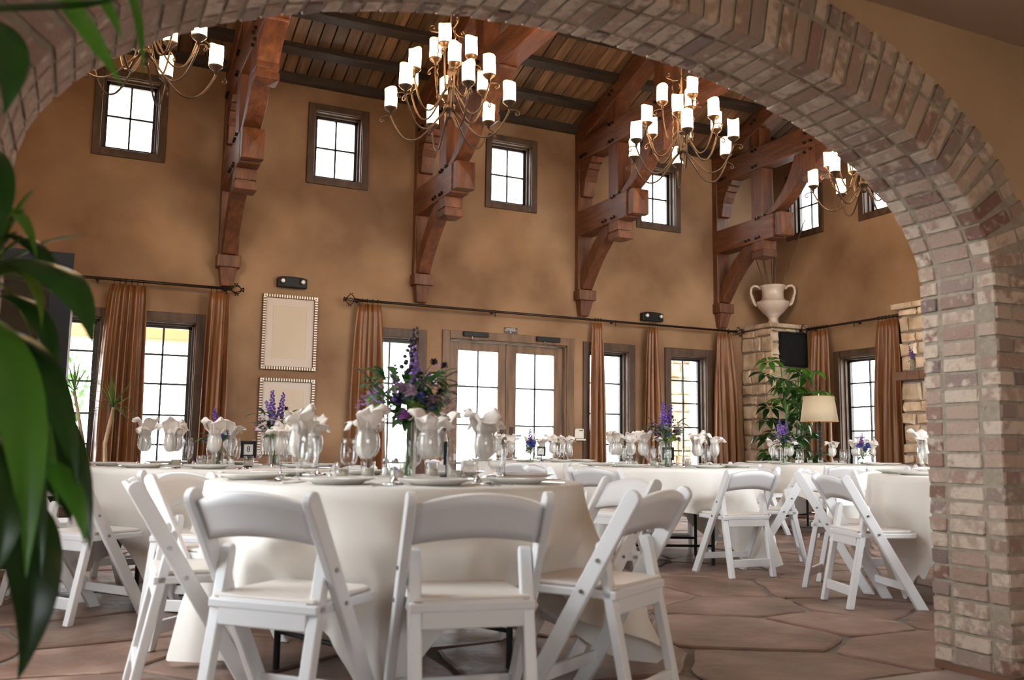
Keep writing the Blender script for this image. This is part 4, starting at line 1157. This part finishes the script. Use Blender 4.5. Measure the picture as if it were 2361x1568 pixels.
for key in TABLES:
    c, Rt, half, rot, where = TABLES[key]; nm = seat_names(key); rnd = random.Random(len(key)*3)
    for i, a in enumerate(SEATS[key]):
        ar = R(a); er = Vector((math.cos(ar), math.sin(ar), 0)); et = Vector((-er.y, er.x, 0))      # et: left of the guest's right hand is -et
        def pt(r_, t, z=ZT): return Vector((c[0], c[1], z)) + er*(Rt-r_) + et*t
        place = '%s place, %s' % (nm[i], where)
        plateP.put(pt(.165, rnd.uniform(-.01,.01)), 0, 'white dinner plate, ' + place, 'plate', 'dinner plates')
        gobletP.put(pt(.36, .13+rnd.uniform(-.015,.015)), 0, 'clear empty water goblet, ' + place, 'glass', 'water goblets')
        wp = pt(.34, .02+rnd.uniform(-.015,.015))
        wineP.put(wp, 0, 'clear wine glass holding a napkin, ' + place, 'glass', 'wine glasses with napkins')
        naps[(i*5+len(key)) % 6].put(wp + Vector((0,0,.09)), rnd.uniform(0,6.28), 'white napkin fanned out in the wine glass, ' + place, 'napkin', 'napkins in wine glasses')
        if key in ('near', 'eight', 'five'):
            forkP.put(pt(.165, -.175), ar+math.pi/2, 'silver fork left of the plate, ' + place, 'fork', 'forks')
            knifeP.put(pt(.165, .17), ar+math.pi/2, 'silver knife right of the plate, ' + place, 'knife', 'knives')
            spoonP.put(pt(.165, .205), ar+math.pi/2, 'silver spoon beside the knife, ' + place, 'spoon', 'spoons')
        if key in ('near', 'eight', 'five'):
            favP.put(pt(.30, -.10+rnd.uniform(-.03,.03)), rnd.uniform(0,6), 'small silver favor with purple strip, ' + place, 'favor', 'silver favors')
    for k in range(5):
        a = rot + k*1.257 + .5; r_ = .24
        vp = sorted(((clock_of(key, math.degrees(rot + q*1.257 + .5))+36) % 360, q) for q in range(5))
        spot = ['front', 'right', 'back right', 'back left', 'left'][[q for _, q in vp].index(k)]
        votP.put((c[0]+r_*math.cos(a), c[1]+r_*math.sin(a), ZT), 0, 'ivory votive candle, %s of the flowers, %s' % (spot, where), 'candle', 'votive candles')
    for k in range(2):
        shakeP.put((c[0]+.33*math.cos(rot+2.6)+.045*k, c[1]+.33*math.sin(rot+2.6), ZT), 0, 'small clear salt shaker, %s of the pair, %s' % (('left', 'right')[k], where), 'shaker', 'salt shakers')

# ---- table numbers
def number(s, c, rz, label):
    o = empty('table_number', (c[0], c[1], ZT), rz, label=label, cat='sign', group='framed table numbers')
    w, h, f = .048, .105, .02
    b = .055
    obj('frame', MB().box(-w,-w+f,-.008,.008,b,h+b).box(w-f,w,-.008,.008,b,h+b).box(-w+f,w-f,-.008,.008,b,b+f).box(-w+f,w-f,-.008,.008,h+b-f,h+b), blackm, parent=o, bevel=.002)
    obj('card', MB().box(-w+f, w-f, -.002, .002, b+f, h+b-f), card, parent=o)
    obj('stand', MB().lathe([(0,0),(.028,0),(.028,.004),(.006,.008),(.004,.02),(.004,.05),(.009,.055),(0,.057)], 14).mesh('stand', True), blackm, parent=o)
    if s: text(s, .05, ink, o, (0, -.0025, h/2+b), ext=.0008)
def face(c): return math.atan2(c[1], c[0]) - math.pi/2
for key, s, off in (('eight','8',(.17,-.12)), ('four','4',(.08,-.1)), ('five','5',(-.09,-.2))):
    c = TABLES[key][0]; p = (c[0]+off[0], c[1]+off[1]); number(s, p, face(p), 'black framed number %s on the %s table' % (s, {'eight': 'left', 'four': 'far', 'five': 'middle'}[key]))
c = TABLES['near'][0]; number('', (c[0]+.30, c[1]+.22), R(62), 'black framed table number seen edge on beside the large bouquet')

# ================================================================== FLOWERS
def spike_mesh(L_, m, seed, n=26, r0=.016):
    rnd = random.Random(seed); mb = MB()
    for i in range(n):
        t = i/n; a = i*2.4; r_ = r0*(1-.7*t)+.002
        mb.blob((r_*math.cos(a), r_*math.sin(a), L_*t), (.011*(1-.55*t)+.002,)*2 + (.009*(1-.5*t)+.002,), 6, 4)
    me = mb.mesh('flower_spike', True); me.materials.append(m); return me
def bloom_mesh(r_, m, seed, n=26):
    rnd = random.Random(seed); mb = MB().blob((0,0,0), r_*.45, 8, 5)
    for i in range(n):
        z = 1-1.5*(i+.5)/n; a = i*2.4; q = math.sqrt(max(0, 1-z*z))
        d = Vector((q*math.cos(a), q*math.sin(a), z)); s = Vector((-math.sin(a), math.cos(a), 0))
        mb.leaf([d*r_*.3, d*r_*.8, d*r_*1.05+Vector((0,0,-.1*r_))], r_*.3, n=3, side=s)
    me = mb.mesh('bloom', True); me.materials.append(m); return me
def cluster_mesh(r_, m, seed, n=14):
    rnd = random.Random(seed); mb = MB()
    for i in range(n):
        c_ = Vector((rnd.uniform(-1,1), rnd.uniform(-1,1), rnd.uniform(-.7,1)))*r_
        for k in range(4):
            a = k*1.57+i; d = Vector((math.cos(a), math.sin(a), .3))
            mb.leaf([c_, c_+d*r_*.18, c_+d*r_*.33], r_*.12, n=2)
    me = mb.mesh('floret_cluster', True); me.materials.append(m); return me
SPK_P = spike_mesh(.17, FL['purple'], 1); SPK_V = spike_mesh(.15, FL['violet'], 2); SPK_D = spike_mesh(.2, FL['dark'], 3, 22, .02)
BL = {k: bloom_mesh(r_, FL[k], i) for i, (k, r_) in enumerate((('blue',.034),('mauve',.032),('dark',.02),('magenta',.03),('white',.02),('lime',.04),('thistle',.024)))}
CLU = {k: cluster_mesh(.045, FL[k], i) for i, k in enumerate(('violet','magenta','white'))}
def bouquet(loc, hgt, spread, recipe, label, vase_h, vase_r, vlabel, seed, nleaf=26):
    rnd = random.Random(seed)
    vs = empty('flower_vase', loc, label=vlabel, cat='vase', group='clear glass flower vases')
    obj('glass', MB().lathe([(0,0),(vase_r*.9,0),(vase_r*.92,.004),(vase_r,vase_h),(vase_r-.003,vase_h),(vase_r*.88,.012),(0,.012)], 24).mesh('glass', True), clear, parent=vs)
    obj('water', MB().lathe([(0,.013),(vase_r*.86,.013),(vase_r*.9,vase_h*.5),(0,vase_h*.5)], 20).mesh('water', True), glass('vase_water', (.9,.95,.88), .6), parent=vs)
    b = empty('bouquet', loc, label=label, cat='flowers', group='table bouquets')
    for i, (kind, me, dx, dy, dz) in enumerate(recipe):
        p = Vector((dx*spread, dy*spread, dz*hgt))
        st = [(-dx*vase_r*.5, -dy*vase_r*.5, .014), (dx*vase_r*.5, dy*vase_r*.5, vase_h), p*1.0]
        st = [Vector(q) for q in st]
        pts = [st[0].lerp(st[1], t/4) for t in range(5)]
        ctrl = st[1] + Vector((0,0,(p.z-vase_h)*.55))
        pts += [st[1].lerp(ctrl, t/5).lerp(ctrl.lerp(p, t/5), t/5) for t in range(1, 6)]
        obj('stem', MB().tube(pts, .0018, 5), stemm, parent=b)
        o = bpy.data.objects.new(kind, me); col.objects.link(o); o.parent = b; o.location = p
        o.rotation_euler = (rnd.uniform(-.3,.3)-dy*.35, rnd.uniform(-.3,.3)+dx*.35, rnd.uniform(0,6))
    for k in range(nleaf):
        a = rnd.uniform(0, 6.28); z = vase_h + rnd.uniform(-.02, (hgt-vase_h)*.68); r_ = rnd.uniform(.0, .75)**.7*spread*min(1, (z-vase_h)/(hgt-vase_h)*2.5+.25)
        p = Vector((r_*math.cos(a), r_*math.sin(a), z)); d = Vector((math.cos(a), math.sin(a), rnd.uniform(-.4,.8))).normalized(); q = rnd.uniform(.05,.11)
        obj('leaf', MB().leaf([p, p+d*q*.6+Vector((0,0,.01)), p+d*q+Vector((0,0,-.02))], q*.2, n=5), LEAF['sage' if k % 3 else 'deep'], parent=b)
c = TABLES['near'][0]
S, B_, C_ = 'flower_spike', 'bloom', 'floret_cluster'
big = [(S,SPK_D,-.12,-.1,.86),(S,SPK_V,.15,.05,.8),(S,SPK_P,.05,.2,.7),(C_,CLU['violet'],-.98,-.5,.56),(C_,CLU['violet'],-.8,-.45,.62),(B_,BL['mauve'],-.35,-.5,.72),(B_,BL['mauve'],-.2,-.6,.70),
       (B_,BL['dark'],.1,-.35,.83),(B_,BL['dark'],.42,-.2,.95),(B_,BL['dark'],.6,-.3,.92),(B_,BL['dark'],.5,-.4,.70),(C_,CLU['violet'],.62,-.3,.70),(C_,CLU['magenta'],.62,-.5,.6),(B_,BL['magenta'],-.3,-.6,.5),
       (B_,BL['thistle'],.1,-.5,.62),(B_,BL['thistle'],.3,-.5,.58),(B_,BL['thistle'],.5,-.65,.47),(B_,BL['blue'],.15,-.3,.64),(B_,BL['white'],.35,-.1,.72),(C_,CLU['white'],-.1,.1,.74),(B_,BL['white'],.7,-.2,.66),
       (B_,BL['lime'],0,-.4,.56),(S,SPK_V,.35,.2,.68),(C_,CLU['violet'],.2,.4,.7),(B_,BL['mauve'],.3,-.55,.63),(C_,CLU['white'],.5,.0,.78),(B_,BL['thistle'],-.15,-.3,.66),(S,SPK_P,-.1,.35,.62),(C_,CLU['violet'],.55,.1,.84)]
bouquet((c[0]+.03, c[1]-.02, ZT), .52, .22, big, 'large loose bouquet of purple and dark flowers on the near table', .25, .036, 'tall clear cylinder vase of the large bouquet on the near table', 1, 210)
low = [(B_,BL['blue'],-.2,-.6,.8),(B_,BL['blue'],.1,-.7,.9),(B_,BL['blue'],.3,-.4,1.0),(B_,BL['blue'],-.3,.1,.95),(B_,BL['blue'],.2,.3,1.0),(C_,CLU['magenta'],-.5,-.1,.95),(B_,BL['thistle'],0,-.1,1.1),(B_,BL['blue'],.5,0,.85),(S,SPK_P,.0,.1,.9)]
mid = [(S,SPK_P,-.2,-.2,.78),(S,SPK_P,.15,0,.76),(S,SPK_V,0,.3,.7),(B_,BL['mauve'],.5,-.3,.62),(B_,BL['mauve'],.62,-.1,.66),(B_,BL['dark'],-.35,-.3,.66),(B_,BL['dark'],.2,-.4,.64),(B_,BL['lime'],0,-.5,.5),
       (B_,BL['thistle'],-.2,-.5,.58),(B_,BL['thistle'],.4,-.5,.5),(C_,CLU['magenta'],-.75,-.3,.6),(C_,CLU['violet'],-.6,-.1,.75),(C_,CLU['white'],-.3,0,.72),(C_,CLU['white'],.75,0,.7),(B_,BL['blue'],-.1,-.2,.6),(B_,BL['dark'],.45,.1,.9)]
p = (0.792, 5.769); bouquet((*p, ZT), .21, .075, low, 'low bunch of vivid blue flowers on the left table beside number 8', .11, .035, 'small clear vase of blue flowers on the left table', 2, 10)
p = (1.196, 6.131); bouquet((*p, ZT), .42, .15, mid, 'loose bouquet of tall purple larkspur on the left table', .2, .035, 'clear vase of purple larkspur on the left table', 3, 44)
p = (4.265, 8.491); bouquet((*p, ZT), .2, .075, low, 'low bunch of blue flowers on the far table beside number 4', .1, .035, 'small clear vase of blue flowers on the far table', 4, 10)
p = (4.219, 6.022); bouquet((*p, ZT), .44, .16, mid, 'full bouquet of purple, lime and mauve flowers on the middle table', .2, .038, 'clear vase of the full bouquet on the middle table', 5, 60)
p = (7.112, 7.913); bouquet((*p, ZT), .42, .16, mid, 'purple and green bouquet on the far right table left of the lamp', .2, .038, 'clear vase of the purple bouquet on the far right table', 6, 60)
p = (7.899, 7.538); bouquet((*p, ZT), .22, .12, low, 'low bunch of dark blue flowers on the far right table', .1, .045, 'small clear vase of dark blue flowers on the far right table', 7, 12)
bouquet((9.79, 8.45, 1.966), .34, .02, [(S,SPK_P,0,0,.62),(S,SPK_P,.4,.2,.5)], 'single purple larkspur stalk on the chimney mantel', .13, .025, 'slim clear vase with one purple stalk on the mantel', 8, 6)

# ================================================================== URN WITH CANES, FLOOR LAMP, PLANTS
u = empty('cream_urn', (9.86, 11.13, 2.866), label='cream glazed two-handled urn standing on the stone corner pier', cat='urn')
obj('body', MB().lathe([(0,0),(.13,0),(.13,.02),(.085,.05),(.07,.11),(.085,.15),(.10,.155),(.10,.17),(.16,.22),(.235,.31),(.25,.36),(.252,.39),(.2,.405),(.165,.46),(.165,.55),(.185,.61),(.205,.635),(.2,.65),(.185,.645),(.15,.56),(.15,.47),(.0,.4)], 36).mesh('body', True), urn_m, parent=u)
for s in (-1, 1):
    ra = Vector((math.cos(-R(35)), math.sin(-R(35)), 0))*s
    pts = [(.19,.60),(.23,.645),(.29,.655),(.33,.62),(.34,.55),(.325,.48),(.31,.42),(.285,.36),(.245,.33)]
    obj('handle', MB().tube([ra*a + Vector((0,0,b)) for a, b in pts], [.02,.02,.02,.02,.019,.018,.018,.018,.02], 10), urn_m, parent=u, smooth=True)
    tw = MB()
    for k in range(8):
        t = k/7; a = .335-.075*t; b = .52-.18*t; tw.blob(ra*a + Vector((0,0,b)), (.024,.024,.014), 8, 5)
    obj('twist', tw, urn_m, parent=u, smooth=True)
for k, (tx, ty, h) in enumerate(((-.30,.0,1.35),(-.17,.1,1.25),(.02,.05,1.1),(.14,.1,1.5),(.33,-.5,1.5),(-.38,.12,1.2),(.08,-.05,1.3))):
    o = empty('bamboo_cane', (9.86, 11.13, 3.35), label='dark bamboo cane in the urn, ' + ['leaning left', 'second from the left', 'upright in the middle', 'tall, right of the middle', 'leaning far to the right', 'leftmost', 'behind the middle one'][k], cat='cane', group='canes in the urn')
    b0 = Vector((tx*.12, ty*.12, -.05)); b1 = Vector((tx, ty*.8, h-.3))
    obj('culm', MB().tube([b0, b1], [.011,.008], 7), cane, parent=o)
    nd = MB()
    for j in range(1, 7):
        q = b0.lerp(b1, j/7.2); nd.blob(q, (.0125,.0125,.006), 7, 4)
    obj('node', nd, giltd, parent=o)

lx, ly = 8.72, 9.02
fl_ = empty('floor_lamp', (lx, ly, 0), label='floor lamp with ivory tapered shade beside the leafy plant', cat='lamp')
obj('base', MB().lathe([(0,0),(.15,0),(.15,.02),(.05,.045),(.03,.08),(0,.08)], 24).mesh('base', True), iron, parent=fl_)
pr = [(.018,.08)]
for k in range(22):
    z = .1 + k*.054; pr += [(.016,z),(.024,z+.018),(.024,z+.03),(.016,z+.045)]
obj('pole', MB().lathe(pr + [(.012,1.32),(.01,1.5),(0,1.5)], 14).mesh('pole', True), blackm, parent=fl_)
obj('shade', MB().lathe([(.235,1.30),(.19,1.62)], 40).mesh('shade', True), ivory_shade, parent=fl_, solid=.004)
obj('shade_trim', MB().lathe([(.236,1.295),(.238,1.305),(.234,1.31)], 40).lathe([(.191,1.615),(.193,1.622),(.189,1.626)], 40), stucco, parent=fl_)
obj('spider', MB().tube([(-.19,0,1.6),(.19,0,1.6)], .003, 5).tube([(0,-.19,1.6),(0,.19,1.6)], .003, 5).tube([(0,0,1.45),(0,0,1.66)], .005, 6), steel, parent=fl_)

def pot(name, parent, r_, h, m, rim=.02):
    return obj(name, MB().lathe([(0,0),(r_*.75,0),(r_*.8,.02),(r_,h-.04),(r_+rim,h-.035),(r_+rim,h),(r_-.01,h),(r_-.03,h-.05),(0,h-.05)], 28).mesh(name, True), m, parent=parent)
# umbrella plant by the corner pier
sx, sy = 9.12, 9.95
sf = empty('potted_umbrella_plant', (sx, sy, 0), label='tall leafy umbrella plant in front of the stone corner pier', cat='plant')
pot('pot', sf, .2, .38, browntile)
obj('soil', MB().lathe([(0,.335),(.17,.335)], 20), soil, parent=sf)
rnd = random.Random(5)
fan_me = []
for v in range(3):
    rr = random.Random(v); mb = MB()
    for k in range(7):
        a = k*6.283/7+rr.uniform(-.1,.1); d = Vector((math.cos(a), math.sin(a), 0)); L_ = rr.uniform(.16,.21)
        mb.tube([(0,0,0), d*.05+Vector((0,0,.012))], .003, 4)
        q = d*.05+Vector((0,0,.012)); mb.leaf([q, q+d*L_*.5+Vector((0,0,.03)), q+d*L_+Vector((0,0,-.1))], .042, n=6, fold=.15)
    fan_me.append(mb)
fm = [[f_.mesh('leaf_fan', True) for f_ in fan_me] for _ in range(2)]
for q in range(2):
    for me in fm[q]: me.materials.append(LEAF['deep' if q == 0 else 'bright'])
tops = []
for k in range(4):
    a = k*1.6+.4; sp_ = rnd.uniform(.12,.3); hh = rnd.uniform(1.55,2.15)
    pts = [Vector((.04*math.cos(a), .04*math.sin(a), .33)), Vector((sp_*.5*math.cos(a), sp_*.5*math.sin(a), hh*.55)), Vector((sp_*math.cos(a), sp_*math.sin(a), hh))]
    obj('stem', MB().tube(pts, [.014,.011,.007], 7), stemm, parent=sf, smooth=True)
    for j in range(11):
        t = .18+.82*j/10; p = pts[0].lerp(pts[1], t).lerp(pts[1].lerp(pts[2], t), t); b = rnd.uniform(0,6.28); L_ = rnd.uniform(.14,.34)
        e = p + Vector((math.cos(b)*L_, math.sin(b)*L_, rnd.uniform(.0,.12)))
        if sy+e.y > 10.65 and sx+e.x > 9.35: continue
        obj('petiole', MB().tube([p, p.lerp(e,.5)+Vector((0,0,.03)), e], .003, 5), stemm, parent=sf)
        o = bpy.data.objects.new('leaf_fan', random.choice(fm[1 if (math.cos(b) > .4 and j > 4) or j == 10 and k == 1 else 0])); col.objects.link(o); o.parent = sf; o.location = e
        o.rotation_euler = (rnd.uniform(-.5,.5), rnd.uniform(-.3,.6), rnd.uniform(0,6))

def rosette(parent, at_, L_, n, wid, seed, m, droop=.5):
    rnd = random.Random(seed)
    for k in range(n):
        a = rnd.uniform(0,6.28); e = rnd.uniform(-.3,1.35); d = Vector((math.cos(a)*math.cos(e), math.sin(a)*math.cos(e), math.sin(e))); q = L_*rnd.uniform(.75,1.1); p = Vector(at_)
        obj('leaf', MB().leaf([p, p+d*q*.55, p+d*q+Vector((0,0,-droop*q*math.cos(e)*.5))], wid, n=6), m, parent=parent)
# slim dracaena behind the left table
dx, dy = .30, 8.78
dp = empty('potted_dracaena', (dx, dy, 0), label='slim dracaena with a spiky head in front of the wide left curtain', cat='plant')
pot('pot', dp, .17, .34, blackm)
obj('soil', MB().lathe([(0,.295),(.14,.295)], 16), soil, parent=dp)
obj('trunk', MB().tube([(0,0,.29),(-.03,0,.6),(-.05,.02,.9),(.0,.0,1.22)], [.022,.02,.018,.014], 8), bark, parent=dp, smooth=True)
rosette(dp, (0,0,1.22), .32, 34, .007, 4, LEAF['spiky'])
obj('side_trunk', MB().tube([(.02,.02,.29),(-.2,.0,.8),(-.32,.0,1.35)], [.02,.016,.012], 8), bark, parent=dp, smooth=True)
rosette(dp, (-.32,0,1.35), .34, 26, .007, 5, LEAF['spiky'])

# big foreground plant in a ribbed urn
fx, fy = -.42, 2.12
bp_ = empty('potted_corn_plant', (fx, fy, 0), label='large potted plant with broad arching leaves at the left edge', cat='plant')
prf = [(0,0),(.17,0)]
for k in range(20): prf += [(.18+.10*math.sin(math.pi*(k+.2)/21)+.008, .03+k*.031), (.18+.10*math.sin(math.pi*(k+.7)/21)-.004, .045+k*.031)]
prf += [(.185,.655),(.2,.67),(.2,.69),(.175,.69),(.165,.62),(0,.62)]
obj('urn', MB().lathe(prf, 36).mesh('urn', True), rib_m, parent=bp_)
obj('soil', MB().lathe([(0,.63),(.168,.63)], 20), soil, parent=bp_)
for k, (x, y, h) in enumerate(((0,0,1.35),(.05,.05,1.75),(-.06,-.03,2.05))):
    obj('cane_stem', MB().tube([(x*.6,y*.6,.62),(x,y,h*.7),(x*1.3,y*1.2,h)], [.02,.018,.014], 8), bark, parent=bp_, smooth=True)
# (root, bend, tip, half width): leaves arch out of the canes towards the opening
big_leaves = [
 ([(0.207,0.110,1.249),(0.311,-0.114,1.304),(0.414,-0.266,1.239),(0.442,-0.302,1.075)], 0.043, 'deep'),
 ([(0.203,0.071,1.133),(0.309,-0.183,1.160),(0.400,-0.318,1.009),(0.431,-0.331,0.827)], 0.036, 'deep'),
 ([(0.203,-0.045,1.171),(0.296,-0.284,1.122),(0.363,-0.373,0.967),(0.363,-0.392,0.682)], 0.044, 'bright'),
 ([(0.236,0.123,1.047),(0.350,-0.123,1.061),(0.439,-0.211,0.902),(0.461,-0.218,0.702)], 0.034, 'deep'),
 ([(0.232,0.086,0.918),(0.335,-0.135,0.951),(0.438,-0.248,0.847),(0.451,-0.259,0.715)], 0.028, 'bright'),
 ([(0.249,-0.020,0.815),(0.347,-0.273,0.855),(0.408,-0.345,0.674),(0.360,-0.321,0.502)], 0.05, 'deep'),
 ([(0.238,-0.140,0.916),(0.298,-0.339,0.944),(0.343,-0.399,0.809),(0.320,-0.393,0.684)], 0.045, 'deep'),
 ([(0.168,-0.104,1.740),(0.291,-0.293,1.717),(0.359,-0.386,1.666),(0.455,-0.455,1.680)], 0.024, 'deep'),
 ([(0.267,-0.066,1.940),(0.336,-0.244,1.776),(0.407,-0.403,1.628),(0.457,-0.478,1.508)], 0.022, 'bright'),
 ([(0.365,-0.110,1.924),(0.399,-0.222,1.802),(0.438,-0.287,1.728),(0.456,-0.319,1.656)], 0.013, 'bright'),
 ([(0.426,-0.088,1.961),(0.465,-0.203,1.846),(0.494,-0.257,1.727),(0.499,-0.266,1.609)], 0.009, 'bright'),
 ([(0.196,-0.223,1.701),(0.265,-0.360,1.640),(0.300,-0.410,1.556),(0.280,-0.408,1.449)], 0.034, 'deep'),
 ([(0.191,-0.081,1.485),(0.246,-0.218,1.477),(0.286,-0.278,1.367),(0.279,-0.315,1.247)], 0.03, 'deep'),
 ([(0.197,0.159,1.334),(0.286,0.001,1.367),(0.348,-0.076,1.303),(0.387,-0.113,1.185)], 0.02, 'deep'),
 ([(0.221,0.164,1.211),(0.310,0.006,1.242),(0.382,-0.071,1.146),(0.381,-0.082,0.979)], 0.022, 'deep'),
 ([(0.214,0.073,1.079),(0.292,-0.080,1.113),(0.368,-0.187,0.975),(0.403,-0.200,0.774)], 0.024, 'bright'),
 ([(0.239,-0.036,0.968),(0.313,-0.186,0.997),(0.376,-0.308,0.849),(0.384,-0.311,0.670)], 0.026, 'deep'),
 ([(0.245,0.089,0.846),(0.335,-0.074,0.910),(0.410,-0.143,0.827),(0.427,-0.151,0.745)], 0.02, 'deep'),
 ([(0.230,-0.002,0.747),(0.302,-0.157,0.812),(0.354,-0.261,0.741),(0.371,-0.273,0.599)], 0.03, 'deep'),
 ([(0.192,0.152,1.409),(0.266,0.003,1.420),(0.312,-0.056,1.366),(0.331,-0.074,1.266)], 0.014, 'spiky'),
 ([(0.200,0.165,1.277),(0.297,0.003,1.313),(0.344,-0.054,1.235),(0.348,-0.064,1.127)], 0.014, 'spiky'),
]
for pts, w, m in big_leaves:
    obj('leaf', MB().leaf(pts, w, n=14, fold=.3, side=(1.073,-0.072,0)), LEAF[m], parent=bp_, smooth=True)
ctr = Vector((0.229,0.132,1.255))
for e in [(0.453,-0.140,1.309), (0.426,0.114,1.350), (0.502,-0.179,1.176), (0.452,0.042,1.146), (0.328,-0.140,1.401), (0.310,-0.073,1.371), (0.372,0.156,1.312), (0.304,-0.076,1.316), (0.350,0.062,1.198), (0.412,-0.025,1.172), (0.336,0.019,1.099), (0.382,0.017,1.056), (0.463,-0.135,1.144), (0.269,0.128,1.472), (0.338,-0.129,1.291)]:
    e = Vector(e); md = ctr.lerp(e, .55) + Vector((0,0,.07))
    obj('thin_leaf', MB().leaf([ctr, md, e], .006, n=8), LEAF['spiky'], parent=bp_)
